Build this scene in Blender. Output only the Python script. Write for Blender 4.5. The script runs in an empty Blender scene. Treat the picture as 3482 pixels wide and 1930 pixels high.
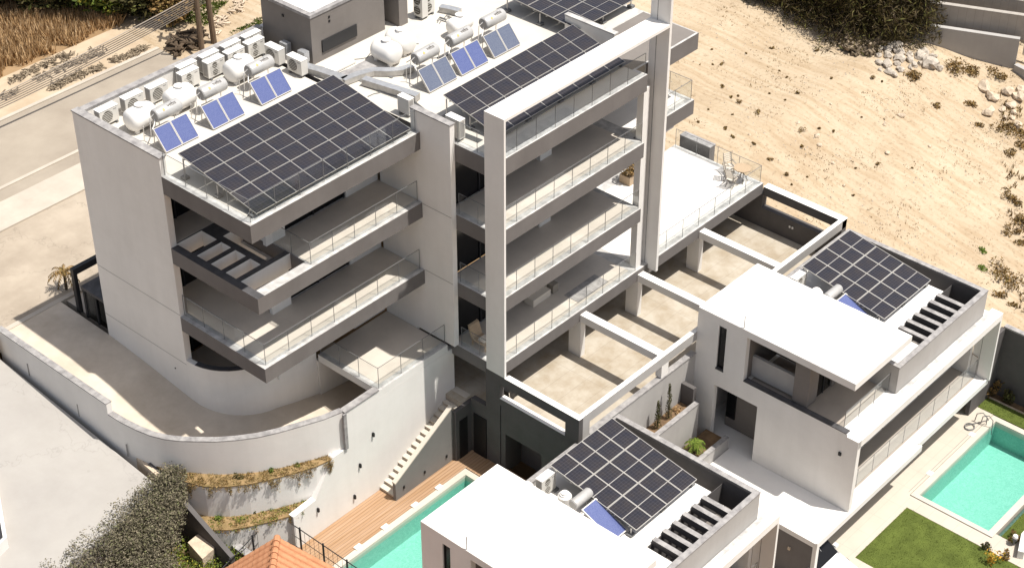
import bpy, bmesh, math, random
from mathutils import Vector, Matrix
R = math.radians
S = bpy.context.scene
COL = S.collection
rnd = random.Random(7)

# ------------------------------------------------------------------ materials
M = {}
def mat(name, col, rough=0.7, var=0.0, scale=1.0, col2=None, spec=0.3, metal=0.0, bump=0.0, bscale=30, streak=False, detail=5, lo=.35, hi=.65):
    m = bpy.data.materials.new(name); m.use_nodes = True
    nt = m.node_tree; b = nt.nodes['Principled BSDF']
    b.inputs['Roughness'].default_value = rough
    b.inputs['Specular IOR Level'].default_value = spec
    b.inputs['Metallic'].default_value = metal
    b.inputs['Base Color'].default_value = (*col, 1)
    tc = nt.nodes.new('ShaderNodeTexCoord')
    vec = tc.outputs['Object']
    if streak:
        mp = nt.nodes.new('ShaderNodeMapping'); mp.inputs['Scale'].default_value = streak
        nt.links.new(vec, mp.inputs[0]); vec = mp.outputs[0]
    if var or col2:
        n = nt.nodes.new('ShaderNodeTexNoise'); n.inputs['Scale'].default_value = scale; n.inputs['Detail'].default_value = detail
        n.inputs['Roughness'].default_value = .65
        nt.links.new(vec, n.inputs['Vector'])
        r = nt.nodes.new('ShaderNodeValToRGB'); e = r.color_ramp.elements
        e[0].position = lo; e[1].position = hi
        c2 = col2 if col2 else tuple(c*(1-var) for c in col)
        e[0].color = (*c2, 1); e[1].color = (*col, 1)
        nt.links.new(n.outputs[0], r.inputs[0]); nt.links.new(r.outputs[0], b.inputs['Base Color'])
    if bump:
        n2 = nt.nodes.new('ShaderNodeTexNoise'); n2.inputs['Scale'].default_value = bscale; n2.inputs['Detail'].default_value = 4
        nt.links.new(tc.outputs['Object'], n2.inputs['Vector'])
        bp = nt.nodes.new('ShaderNodeBump'); bp.inputs['Strength'].default_value = bump; bp.inputs['Distance'].default_value = .05
        nt.links.new(n2.outputs[0], bp.inputs['Height']); nt.links.new(bp.outputs[0], b.inputs['Normal'])
    M[name] = m
    return m
def N(m, t): return m.node_tree.nodes.new('ShaderNode'+t)
def L(m, a, b): m.node_tree.links.new(a, b)
def bsdf(m): return m.node_tree.nodes['Principled BSDF']

mat('white_plaster', (.77, .745, .71), .85, .07, .5, streak=(1, 1, .25), bump=.08, bscale=40)
mat('white_roof', (.80, .775, .74), .8, .10, .35, detail=8)
mat('cream_roof', (.56, .525, .47), .85, .12, .55, detail=9)
mat('light_gray', (.40, .385, .37), .85, .1, .6, streak=(1, 1, .3))
mat('gray_paint', (.165, .152, .146), .8, .13, .8, streak=(1, 1, .3), bump=.06)
mat('block_paint', (.20, .18, .165), .85, .12, .7, bump=.1)
mat('mid_gray', (.19, .18, .172), .8, .13, .8)
mat('balcony_tile', (.37, .325, .28), .6, .1, 1.2)
mat('dark_paint', (.105, .097, .095), .8, .15, .8)
mat('coping', (.36, .345, .335), .85, .5, 3.2, col2=(.20, .19, .19), detail=8)
mat('edge_coping', (.55, .535, .515), .8, .4, 2.6, col2=(.33, .32, .31), detail=8)
mat('dark_stone', (.09, .088, .092), .5, .4, 3)
mat('floor_tile', (.56, .505, .44), .55, .10, 1.2, detail=8)
mat('terrace_tile', (.70, .67, .63), .6, .08, .8, detail=8)
mat('carport_floor', (.43, .385, .32), .8, .1, .8, col2=(.315, .26, .19), detail=12, lo=.36, hi=.62)
mat('ramp_concrete', (.60, .525, .435), .85, .2, .5, detail=9, col2=(.48, .41, .33))
mat('road', (.33, .285, .23), .9, .2, .35, col2=(.265, .225, .18), detail=9, bump=.1)
mat('road_cracked', (.40, .34, .27), .9, .2, .45, col2=(.30, .25, .195), detail=11, bump=.1)
mat('sidewalk', (.47, .42, .355), .9, .2, .6, col2=(.39, .345, .29), detail=9)
mat('driveway', (.36, .34, .315), .9, .1, .3, col2=(.325, .305, .285), detail=9)
mat('verge_sand', (.47, .38, .275), .95, .2, .5, col2=(.37, .285, .195), detail=10)
mat('dirt', (.30, .20, .11), .95, .2, .4, col2=(.20, .125, .06), detail=10)
mat('soil', (.22, .14, .075), .95, .3, 2, col2=(.11, .07, .04), detail=8)
mat('bed_soil', (.30, .20, .10), .95, .3, 3, col2=(.17, .12, .05), detail=10)
mat('paving', (.50, .445, .375), .7, .08, .9, detail=7)
mat('pool_coping', (.54, .49, .42), .7, .1, 1.5, detail=7)
mat('glass_dark', (.010, .010, .011), .12, spec=.25)
mat('frame_dark', (.025, .025, .027), .45)
mat('ac_white', (.62, .60, .56), .5, .06, 3)
mat('ac_grille', (.10, .09, .075), .7)
mat('ac_side', (.30, .285, .27), .7)
mat('tank_white', (.74, .72, .69), .4)
mat('galv', (.50, .51, .53), .42, .2, 6, metal=.55, spec=.5)
mat('steel', (.50, .49, .475), .36, .1, 5, metal=.25, spec=.5)
mat('duct', (.50, .48, .45), .55, .3, 3, metal=.2)
mat('alu', (.55, .53, .50), .45, metal=.3)
mat('rock', (.50, .44, .37), .9, .4, 3, detail=9, bump=.5, bscale=8)
mat('stone_block', (.60, .49, .37), .9, .3, 3, detail=9, bump=.4, bscale=10)
mat('bark', (.10, .07, .045), .95, .4, 5, streak=(1, 1, .2))
mat('pole_wood', (.15, .105, .07), .9, .4, 6, streak=(2, 2, .2))
mat('cable', (.30, .26, .22), .6)
mat('wood', (.44, .33, .22), .6, .2, 6, streak=(1, 6, 1))
mat('wood_gray', (.28, .25, .21), .7)
mat('car_paint', (.80, .80, .79), .25, spec=.6)
mat('black', (.012, .012, .013), .5)
mat('hose', (.16, .16, .16), .6)
mat('chair_cream', (.66, .60, .52), .7)
mat('marking', (.10, .085, .075), .7)
mat('orange_mark', (.60, .36, .16), .7)
def leaf(name, c1, c2, c3=None):
    m = bpy.data.materials.new(name); m.use_nodes = True; M[name] = m
    b = bsdf(m); b.inputs['Roughness'].default_value = .7; b.inputs['Specular IOR Level'].default_value = .15
    g = N(m, 'NewGeometry'); r = N(m, 'ValToRGB'); e = r.color_ramp.elements
    e[0].color = (*c1, 1); e[1].color = (*c2, 1)
    if c3:
        x = e.new(.72); x.color = (*c2, 1); e[-1].color = (*c3, 1)
    L(m, g.outputs['Random Per Island'], r.inputs[0]); L(m, r.outputs[0], b.inputs['Base Color'])
    return m
leaf('leaf_dark', (.018, .020, .007), (.070, .060, .022), (.11, .12, .03))
leaf('leaf_pine', (.022, .017, .007), (.075, .055, .022), (.10, .10, .028))
leaf('leaf_green', (.05, .085, .012), (.14, .19, .03), (.20, .24, .05))
leaf('leaf_hedge', (.04, .036, .022), (.21, .18, .125), (.13, .14, .06))
leaf('leaf_dry', (.22, .125, .05), (.50, .33, .17), (.62, .45, .27))
leaf('leaf_bed', (.09, .065, .02), (.26, .18, .075), (.34, .25, .13))
leaf('leaf_brush', (.07, .045, .016), (.26, .16, .06), (.20, .16, .05))
leaf('leaf_yellow', (.30, .16, .02), (.62, .38, .05), (.20, .17, .03))
leaf('leaf_garden', (.04, .06, .012), (.14, .18, .03), (.30, .26, .04))
leaf('grass_blade', (.035, .05, .008), (.09, .12, .018), (.12, .15, .03))
leaf('leaf_debris', (.08, .06, .04), (.30, .24, .17))

# sand: fine speckle + long drag lines running down the slope
m = mat('sand', (.46, .375, .27), .95, .2, .25, col2=(.385, .30, .205), detail=12, bump=.35, bscale=3)
nt = m.node_tree; tc = [n for n in nt.nodes if n.type == 'TEX_COORD'][0]
n1 = N(m, 'TexNoise'); n1.inputs['Scale'].default_value = 5.5; n1.inputs['Detail'].default_value = 10; n1.inputs['Roughness'].default_value = .8
L(m, tc.outputs['Object'], n1.inputs['Vector'])
r1 = N(m, 'ValToRGB'); r1.color_ramp.elements[0].position = .36; r1.color_ramp.elements[0].color = (.58, .54, .49, 1); r1.color_ramp.elements[1].position = .47
L(m, n1.outputs[0], r1.inputs[0])
mp = N(m, 'Mapping'); mp.inputs['Rotation'].default_value = (0, 0, R(-28)); mp.inputs['Scale'].default_value = (1.6, .12, 1)
L(m, tc.outputs['Object'], mp.inputs[0])
n2 = N(m, 'TexNoise'); n2.inputs['Scale'].default_value = 2.2; n2.inputs['Detail'].default_value = 8
L(m, mp.outputs[0], n2.inputs['Vector'])
r2 = N(m, 'ValToRGB'); r2.color_ramp.elements[0].position = .34; r2.color_ramp.elements[0].color = (.84, .79, .72, 1); r2.color_ramp.elements[1].position = .56
L(m, n2.outputs[0], r2.inputs[0])
base = [l.from_socket for l in nt.links if l.to_socket == bsdf(m).inputs['Base Color']][0]
x1 = N(m, 'MixRGB'); x1.blend_type = 'MULTIPLY'; x1.inputs[0].default_value = 1; L(m, base, x1.inputs[1]); L(m, r1.outputs[0], x1.inputs[2])
x2 = N(m, 'MixRGB'); x2.blend_type = 'MULTIPLY'; x2.inputs[0].default_value = .85; L(m, x1.outputs[0], x2.inputs[1]); L(m, r2.outputs[0], x2.inputs[2])
L(m, x2.outputs[0], bsdf(m).inputs['Base Color'])

def add_cracks(m, scale, width, dark, warp=.6):
    nt = m.node_tree; tc = [n for n in nt.nodes if n.type == 'TEX_COORD'][0]
    nn = N(m, 'TexNoise'); nn.inputs['Scale'].default_value = 1.3; nn.inputs['Detail'].default_value = 6
    L(m, tc.outputs['Object'], nn.inputs['Vector'])
    mx = N(m, 'MixRGB'); mx.blend_type = 'LINEAR_LIGHT'; mx.inputs[0].default_value = warp
    L(m, tc.outputs['Object'], mx.inputs[1]); L(m, nn.outputs['Color'], mx.inputs[2])
    v = N(m, 'TexVoronoi'); v.feature = 'DISTANCE_TO_EDGE'; v.inputs['Scale'].default_value = scale
    L(m, mx.outputs[0], v.inputs['Vector'])
    r = N(m, 'ValToRGB'); r.color_ramp.elements[0].color = (dark, dark, dark, 1); r.color_ramp.elements[1].position = width
    L(m, v.outputs['Distance'], r.inputs[0])
    base = [l.from_socket for l in nt.links if l.to_socket == bsdf(m).inputs['Base Color']][0]
    x = N(m, 'MixRGB'); x.blend_type = 'MULTIPLY'; x.inputs[0].default_value = 1
    L(m, base, x.inputs[1]); L(m, r.outputs[0], x.inputs[2]); L(m, x.outputs[0], bsdf(m).inputs['Base Color'])
def weather(m, amt):
    nt = m.node_tree; tc = [n for n in nt.nodes if n.type == 'TEX_COORD'][0]
    base = [l.from_socket for l in nt.links if l.to_socket == bsdf(m).inputs['Base Color']][0]
    for sc, rng_, amt in (((1.1, 1.1, .07), (.30, .55), amt*.55), ((.33, .33, .5), (.34, .6), amt)):
        mp = N(m, 'Mapping'); mp.inputs['Scale'].default_value = sc; L(m, tc.outputs['Object'], mp.inputs[0])
        n = N(m, 'TexNoise'); n.inputs['Scale'].default_value = 1.6; n.inputs['Detail'].default_value = 8; n.inputs['Roughness'].default_value = .7; L(m, mp.outputs[0], n.inputs['Vector'])
        r = N(m, 'ValToRGB'); r.color_ramp.elements[0].position = rng_[0]; r.color_ramp.elements[1].position = rng_[1]; r.color_ramp.elements[0].color = (1-amt, 1-amt*1.05, 1-amt*1.15, 1); L(m, n.outputs[0], r.inputs[0])
        x = N(m, 'MixRGB'); x.blend_type = 'MULTIPLY'; x.inputs[0].default_value = 1; L(m, base, x.inputs[1]); L(m, r.outputs[0], x.inputs[2]); base = x.outputs[0]
    L(m, base, bsdf(m).inputs['Base Color'])
for k_, a_ in (('white_plaster', .05), ('light_gray', .07), ('gray_paint', .09), ('dark_paint', .10), ('block_paint', .07), ('ramp_concrete', .10), ('driveway', .05)): weather(M[k_], a_)
add_cracks(M['road_cracked'], .3, .010, .78, 1.6)
add_cracks(M['driveway'], .2, .006, .86, 1.2)

def add_grid(m, sx, sy, w, dark, ox=0, oy=0):
    """joint lines between slabs or boards (a real pattern of the surface)"""
    nt = m.node_tree; tc = [n for n in nt.nodes if n.type == 'TEX_COORD'][0]
    sp = N(m, 'SeparateXYZ'); L(m, tc.outputs['Object'], sp.inputs[0])
    outs = []
    for ax, s, o in (('X', sx, ox), ('Y', sy, oy)):
        if not s: continue
        a = N(m, 'Math'); a.operation = 'ADD'; a.inputs[1].default_value = o; L(m, sp.outputs[ax], a.inputs[0])
        d = N(m, 'Math'); d.operation = 'DIVIDE'; d.inputs[1].default_value = s; L(m, a.outputs[0], d.inputs[0])
        f = N(m, 'Math'); f.operation = 'FRACT'; L(m, d.outputs[0], f.inputs[0])
        c = N(m, 'Math'); c.operation = 'COMPARE'; c.inputs[1].default_value = .5; c.inputs[2].default_value = .5-w/s/2; L(m, f.outputs[0], c.inputs[0])
        outs.append(c.outputs[0])
    o = outs[0]
    if len(outs) > 1:
        mn = N(m, 'Math'); mn.operation = 'MINIMUM'; L(m, outs[0], mn.inputs[0]); L(m, outs[1], mn.inputs[1]); o = mn.outputs[0]
    mr = N(m, 'MapRange'); mr.inputs['To Min'].default_value = dark; L(m, o, mr.inputs['Value'])
    ls = [l.from_socket for l in nt.links if l.to_socket == bsdf(m).inputs['Base Color']]
    x = N(m, 'MixRGB'); x.blend_type = 'MULTIPLY'; x.inputs[0].default_value = 1
    if ls: L(m, ls[0], x.inputs[1])
    else: x.inputs[1].default_value = bsdf(m).inputs['Base Color'].default_value
    L(m, mr.outputs[0], x.inputs[2]); L(m, x.outputs[0], bsdf(m).inputs['Base Color'])
add_grid(M['paving'], 1.2, .6, .02, .86)
add_grid(M['carport_floor'], 3.1, .9, .03, .86)
add_grid(M['floor_tile'], .6, .6, .015, .93)
m = mat('deck_wood', (.40, .265, .17), .7, .2, 3, streak=(.15, 3, 1), col2=(.32, .19, .10), detail=6)
add_grid(m, 0, .145, .022, .55)
m = mat('roof_tile', (.50, .245, .13), .85, .2, 4, col2=(.42, .19, .095))
# photovoltaic cells: dark silicon, thin light busbar grid in the panel's own coordinates
m = mat('pv_cell', (.017, .018, .026), .16, .5, 1.6, col2=(.030, .026, .027), spec=.5)
add_grid(m, .155, .112, .014, 2.1)
mat('pv_frame', (.45, .43, .40), .45, metal=.3)
m = mat('collector_blue', (.065, .085, .22), .22, .3, 30, col2=(.12, .145, .29), spec=.5)
m = mat('collector_gray', (.09, .105, .16), .2, .3, 20, col2=(.13, .15, .20), spec=.5)
m = mat('block_wall', (.36, .33, .295), .9, .1, 2)
add_grid(m, 0, .4, .02, .8)
# lawn base
mat('lawn', (.105, .135, .025), .95, .3, 1.2, col2=(.065, .085, .014), detail=10, bump=.6, bscale=25)
# glass railing: mostly clear, a little reflection
def glass(name, tint, refl):
    m = bpy.data.materials.new(name); m.use_nodes = True; M[name] = m
    nt = m.node_tree; nt.nodes.remove(bsdf(m)); out = nt.nodes['Material Output']
    t = N(m, 'BsdfTransparent'); t.inputs[0].default_value = (*tint, 1)
    g = N(m, 'BsdfGlossy'); g.inputs['Roughness'].default_value = .03; g.inputs[0].default_value = (.9, .93, .95, 1)
    fr = N(m, 'Fresnel'); fr.inputs[0].default_value = 1.45
    ge = N(m, 'NewGeometry'); ma = N(m, 'MapRange'); ma.inputs['To Min'].default_value = refl; ma.inputs['To Max'].default_value = 0; L(m, ge.outputs['Backfacing'], ma.inputs['Value'])
    mu = N(m, 'Math'); mu.operation = 'MULTIPLY'; L(m, ma.outputs[0], mu.inputs[1]); L(m, fr.outputs[0], mu.inputs[0])
    mx = N(m, 'MixShader'); L(m, mu.outputs[0], mx.inputs[0]); L(m, t.outputs[0], mx.inputs[1]); L(m, g.outputs[0], mx.inputs[2])
    L(m, mx.outputs[0], out.inputs[0])
    return m
glass('rail_glass', (.955, .965, .965), 1.0)
glass('window_glass', (.42, .42, .41), .7)
# pool water: clear green tint over a lined basin, rippled surface
m = glass('pool_water', (.74, .95, .91), 1.0)
tc = N(m, 'TexCoord'); n = N(m, 'TexNoise'); n.inputs['Scale'].default_value = 4.5; n.inputs['Detail'].default_value = 3; n.inputs['Distortion'].default_value = .7
L(m, tc.outputs['Object'], n.inputs['Vector']); bp = N(m, 'Bump'); bp.inputs['Strength'].default_value = .5; bp.inputs['Distance'].default_value = .08
L(m, n.outputs[0], bp.inputs['Height'])
for nd in m.node_tree.nodes:
    if nd.type in ('BSDF_GLOSSY', 'FRESNEL'): L(m, bp.outputs[0], nd.inputs['Normal'])
m = mat('pool_liner', (.36, .60, .52), .5, .1, 1)
tc = [n for n in m.node_tree.nodes if n.type == 'TEX_COORD'][0]
v = N(m, 'TexNoise'); v.inputs['Scale'].default_value = 5; v.inputs['Detail'].default_value = 5; v.inputs['Distortion'].default_value = 2.5
L(m, tc.outputs['Object'], v.inputs['Vector'])
r = N(m, 'ValToRGB'); e = r.color_ramp.elements; e[0].position = .42; e[0].color = (.235, .455, .385, 1); e[1].position = .60; e[1].color = (.30, .52, .45, 1)  # paler net in the liner color imitates caustic light through the water
L(m, v.outputs[0], r.inputs[0]); L(m, r.outputs[0], bsdf(m).inputs['Base Color'])

# ------------------------------------------------------------------ mesh builder
class MB:
    def __init__(s): s.v = []; s.f = []; s.mi = []
    def add(s, vs, fs, mi=0):
        o = len(s.v); s.v += [tuple(v) for v in vs]
        for k, f in enumerate(fs):
            s.f.append([i+o for i in f]); s.mi.append(mi[k] if isinstance(mi, (list, tuple)) else mi)
        return s
    def box(s, x0, x1, y0, y1, z0, z1, mi=0, top=None):
        t = mi if top is None else top
        return s.add([(x0,y0,z0),(x1,y0,z0),(x1,y1,z0),(x0,y1,z0),(x0,y0,z1),(x1,y0,z1),(x1,y1,z1),(x0,y1,z1)],
                     [(0,3,2,1),(4,5,6,7),(0,1,5,4),(1,2,6,5),(2,3,7,6),(3,0,4,7)], [mi,t,mi,mi,mi,mi])
    def obox(s, c, ax, ay, az, mi=0):
        c, ax, ay, az = map(Vector, (c, ax, ay, az))
        vs = [c+ax*i+ay*j+az*k for k in (-1,1) for j in (-1,1) for i in (-1,1)]
        return s.add(vs, [(0,2,3,1),(4,5,7,6),(0,1,5,4),(1,3,7,5),(3,2,6,7),(2,0,4,6)], mi)
    def quad(s, *p, mi=0): return s.add(p, [tuple(range(len(p)))], mi)
    def prism(s, pts, z0, z1, mi=0, top=None):
        n = len(pts); z0s = z0 if isinstance(z0, (list,tuple)) else [z0]*n; z1s = z1 if isinstance(z1, (list,tuple)) else [z1]*n
        vs = [(p[0],p[1],z) for p, z in zip(pts, z0s)]+[(p[0],p[1],z) for p, z in zip(pts, z1s)]
        fs = [tuple(range(n))[::-1], tuple(range(n,2*n))]+[(i,(i+1)%n,n+(i+1)%n,n+i) for i in range(n)]
        t = mi if top is None else top
        return s.add(vs, fs, [mi,t]+[mi]*n)
    def xz(s, pts, y0, y1, mi=0):
        n = len(pts)
        vs = [(p[0],y0,p[1]) for p in pts]+[(p[0],y1,p[1]) for p in pts]
        return s.add(vs, [tuple(range(n)), tuple(range(n,2*n))[::-1]]+[(i,n+i,n+(i+1)%n,(i+1)%n) for i in range(n)], mi)
    def strip(s, a, b, mi=0):
        n = len(a); return s.add(list(a)+list(b), [(i,i+1,n+i+1,n+i) for i in range(n-1)], mi)
    def pathwall(s, pts, th, z0, z1, mi=0, top=None):
        """wall following a plan path; th>0 thickens to the left of the direction of travel; z0,z1 lists or numbers"""
        n = len(pts); z0 = z0 if isinstance(z0,(list,tuple)) else [z0]*n; z1 = z1 if isinstance(z1,(list,tuple)) else [z1]*n
        vs = []
        for i, p in enumerate(pts):
            a = Vector(pts[max(0,i-1)]); b = Vector(pts[min(n-1,i+1)]); d = (b-a).normalized(); nn = Vector((-d.y, d.x))*th
            vs += [(p[0],p[1],z0[i]),(p[0]+nn.x,p[1]+nn.y,z0[i]),(p[0]+nn.x,p[1]+nn.y,z1[i]),(p[0],p[1],z1[i])]
        fs = []; ms = []
        t = mi if top is None else top
        for i in range(n-1):
            a = 4*i; b = a+4
            for k in range(4):
                fs.append((a+k, a+(k+1)%4, b+(k+1)%4, b+k)); ms.append(t if k == 2 else mi)
        fs += [(0,3,2,1),(4*n-4,4*n-3,4*n-2,4*n-1)]; ms += [mi,mi]
        return s.add(vs, fs, ms)
    def tube(s, pts, r, n=6, mi=0):
        pts = [Vector(p) for p in pts]; vs = []; rr = r if isinstance(r,(list,tuple)) else [r]*len(pts)
        for i, p in enumerate(pts):
            d = (pts[min(i+1,len(pts)-1)]-pts[max(i-1,0)]).normalized()
            u = d.cross(Vector((0,0,1)) if abs(d.z) < .9 else Vector((1,0,0))).normalized(); w = d.cross(u)
            vs += [p+(u*math.cos(2*math.pi*k/n)+w*math.sin(2*math.pi*k/n))*rr[i] for k in range(n)]
        fs = [(i*n+k, i*n+(k+1)%n, (i+1)*n+(k+1)%n, (i+1)*n+k) for i in range(len(pts)-1) for k in range(n)]
        fs += [tuple(range(n))[::-1], tuple(range((len(pts)-1)*n, len(pts)*n))]
        return s.add(vs, fs, mi)
    def lathe(s, p0, axis, prof, n=20, mi=0):
        """prof: list of (distance along axis, radius)"""
        p0 = Vector(p0); d = Vector(axis).normalized()
        return s.tube([p0+d*t for t, r in prof], [max(r,.001) for t, r in prof], n, mi)

def off(o):
    v = Vector((0,0,0))
    while o is not None: v = v+o.location; o = o.parent
    return v
def obj(name, mb, mats, par=None, recalc=True, smooth=False, at=None):
    me = bpy.data.meshes.new(name)
    o = bpy.data.objects.new(name, me)
    loc = Vector(at) if at is not None else Vector((0,0,0))
    if par is not None: o.parent = par; base = off(par)
    else: o.location = loc; base = loc
    me.from_pydata([(v[0]-base.x, v[1]-base.y, v[2]-base.z) for v in mb.v], [], mb.f)
    if isinstance(mats, str): mats = [mats]
    for k in mats: me.materials.append(M[k])
    for p, i in zip(me.polygons, mb.mi): p.material_index = i
    if recalc:
        bm = bmesh.new(); bm.from_mesh(me); bmesh.ops.recalc_face_normals(bm, faces=bm.faces); bm.to_mesh(me); bm.free()
    if smooth:
        for p in me.polygons: p.use_smooth = True
        me.set_sharp_from_angle(angle=R(40))
    COL.objects.link(o)
    return o
def tag(o, label=None, cat=None, group=None, kind=None):
    if label: o['label'] = label
    if cat: o['category'] = cat
    if group: o['group'] = group
    if kind: o['kind'] = kind
    return o
def thing(name, label, cat, loc=(0,0,0), group=None):
    o = bpy.data.objects.new(name, None); COL.objects.link(o); o.location = loc; o.empty_display_size = .2
    return tag(o, label, cat, group)
def struct(name, mb, m, **k): return tag(obj(name, mb, m, **k), kind='structure')
def dup(o, parent=None):
    c = o.copy(); COL.objects.link(c)
    if parent is not None: c.parent = parent
    for ch in list(o.children): dup(ch, c)
    return c
def B(*a, **k): return MB().box(*a, **k)

# ------------------------------------------------------------------ camera, light, world
cd = bpy.data.cameras.new('camera'); cam = bpy.data.objects.new('camera', cd); COL.objects.link(cam); S.camera = cam
r_, d_, f_ = Vector((.66475,-.74707,.00025)), Vector((-.43795,-.38996,-.81002)), Vector((.60523,.53835,-.5864))
mw = Matrix.Identity(4)
for i in range(3): mw[i][0] = r_[i]; mw[i][1] = -d_[i]; mw[i][2] = -f_[i]; mw[i][3] = (-32.537,-41.143,41.290)[i]
cam.matrix_world = mw
cd.sensor_width = 36; cd.lens = 62.915; cd.clip_end = 2000; cd.clip_start = 1
SUN = Vector((.185, -.36, 1)).normalized()
sd = bpy.data.lights.new('sun', 'SUN'); sd.energy = 3.6; sd.angle = R(.55); sd.color = (1, .955, .88)
so = bpy.data.objects.new('sun', sd); COL.objects.link(so); so.rotation_euler = SUN.to_track_quat('Z', 'Y').to_euler()
w = bpy.data.worlds.new('World'); S.world = w; w.use_nodes = True
sky = w.node_tree.nodes.new('ShaderNodeTexSky'); sky.sky_type = 'NISHITA'; sky.sun_disc = False
sky.sun_elevation = math.asin(SUN.z); sky.sun_rotation = math.atan2(SUN.x, SUN.y)
bg = w.node_tree.nodes['Background']; bg.inputs[1].default_value = 0.075
hs = w.node_tree.nodes.new('ShaderNodeHueSaturation'); hs.inputs['Saturation'].default_value = .55
sky.dust_density = 3
w.node_tree.links.new(sky.outputs[0], hs.inputs['Color']); w.node_tree.links.new(hs.outputs[0], bg.inputs[0])
S.view_settings.view_transform = 'Standard'; S.view_settings.look = 'None'; S.view_settings.gamma = 1
S.view_settings.exposure = 0.8
S.cycles.max_bounces = 8; S.cycles.transparent_max_bounces = 16; S.cycles.diffuse_bounces = 4
# ================================================================== APARTMENT BUILDING
apt = thing('apartment_building', 'white and charcoal apartment block with stacked balconies and solar panels on its flat roof', 'apartment building', (8.6, 2.3, -5.6))
def part(name, mb, mats, par=apt, **k): return obj(name, mb, mats, par, **k)
Z4, Z3, Z2, Z1 = 6.37, 3.20, 0.0, -3.18
SLAB = ['gray_paint', 'edge_coping']
XF = 8.49
# end wall
ew = part('end_wall', B(0, .28, 4.83, 9.93, -5.6, 7.11), 'white_plaster')
part('coping', B(-.03, .31, 4.80, 9.96, 7.11, 7.17), 'coping', ew)
g = MB()
for z in (.08, -2.33): g.box(-.004, .02, 4.84, 9.92, z-.012, z+.012)
part('groove', g, 'ac_side', ew)
part('drain_pipe', MB().tube([(-.03,5.6,-2.9),(.05,5.6,-2.9)], .03), 'black', ew)
# rear facade, right side wall
rw = part('rear_wall', MB().box(.28, 17.67, 9.68, 9.93, -5.6, 7.06).box(17.42, 17.67, -1.1, 9.68, -5.6, 5.61), 'white_plaster')
part('coping', B(.31, 9.3, 9.65, 9.96, 7.06, 7.12), 'coping', rw)
# slabs
part('roof_slab', MB().prism([(0,0),(XF,0),(XF,9.68),(.28,9.68),(.28,4.83),(0,4.83)], 5.61, Z4, 0, 1), SLAB)
part('roof_slab', MB().box(8.74, 17.67, -3.69, 9.68, 5.61, Z4, 0, 1).box(17.67, 21.83, -3.1, 9.68, 5.61, Z4, 0, 1), SLAB)
s3 = MB()
s3.box(0, .33, 0, 4.83, 2.51, Z3, 0, 3).box(.33, XF, 0, .46, 2.51, Z3, 0, 1).box(2.75, XF, .46, 6.3, 2.51, Z3, 0, 1).box(.28, 2.75, 4.89, 6.3, 2.51, Z3, 2, 3)
s3.box(.33, 2.75, 1.29, 1.55, 2.51, Z3, 2, 3)
for y in (2.12, 2.95, 3.75): s3.box(.33, 1.53, y, y+.25, 2.51, Z3, 2, 3)
s3.box(1.53, 1.83, 1.55, 4.89, 2.51, Z3, 2, 3).box(1.83, 2.75, 4.0, 4.89, 2.51, Z3, 2, 3)
part('balcony_slab', s3, ['gray_paint', 'edge_coping', 'white_plaster', 'dark_stone'])
part('balcony_slab', MB().prism([(0,0),(XF,0),(XF,6.3),(.28,6.3),(.28,4.83),(0,4.83)], -.66, Z2, 0, 1), SLAB)
part('terrace_slab', MB().box(4.57, XF, -1.16, 2.3, -3.52, Z1, 0, 1), ['white_plaster', 'edge_coping'])
for z, h in ((Z3, .69), (Z2, .66), (Z1, .57)):
    part('balcony_slab', B(8.74, 17.67, -3.69, -1.1, z-h, z, 0, 1), SLAB)
part('terrace_slab', B(17.67, 26.95, -3.69, 1.4, Z1-.57, Z1, 0, 1), SLAB); part('terrace_slab', B(17.67, 24.0, 1.401, 4.2, Z1-.57, Z1, 0, 1), SLAB); part('wall', B(17.68, 24.0, 4.0, 4.2, Z1+.001, Z1+1.1), 'white_plaster')
part('balcony_slab', B(17.67, 21.83, -3.1, .5, Z3-.69, Z3, 0, 1), SLAB)
# floors: tile sheets laid on the slabs, set back from the edge
def sheet(x0, x1, y0, y1, z, m, name='floor'): return part(name, B(x0, x1, y0, y1, z+.001, z+.012), m)
sheet(2.8, XF-.02, .30, 2.43, Z3, 'floor_tile'); sheet(.3, 2.6, 4.95, 6.28, Z3, 'floor_tile')
part('floor', MB().prism([(.34,.28),(XF-.02,.28),(XF-.02,2.43),(2.58,2.43),(2.58,6.28),(.34,6.28)], Z2+.001, Z2+.012), 'floor_tile')
sheet(4.85, XF-.02, -.86, 2.28, Z1, 'floor_tile')
for z in (Z3, Z2, Z1): sheet(9.05, 17.4, -3.4, -1.19, z, 'floor_tile')
sheet(17.9, 26.7, -3.35, 1.3, Z1, 'terrace_tile'); sheet(18.0, 21.6, -2.8, .4, Z3, 'terrace_tile')
part('roof_deck', MB().prism([(.3,4.9),(.32,.34),(XF-.02,.34),(XF-.02,9.66),(.3,9.66)], Z4+.001, Z4+.012), 'cream_roof')
part('roof_deck', MB().prism([(8.72,-1.0),(9.0,-1.0),(9.0,-3.4),(17.5,-3.4),(17.5,-.2),(21.5,-.2),(21.5,9.66),(8.72,9.66)], Z4+.001, Z4+.012), 'cream_roof')
part('roof_deck', B(17.55, 21.75, -3.0, -.25, Z4+.001, Z4+.01), 'block_paint')
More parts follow.
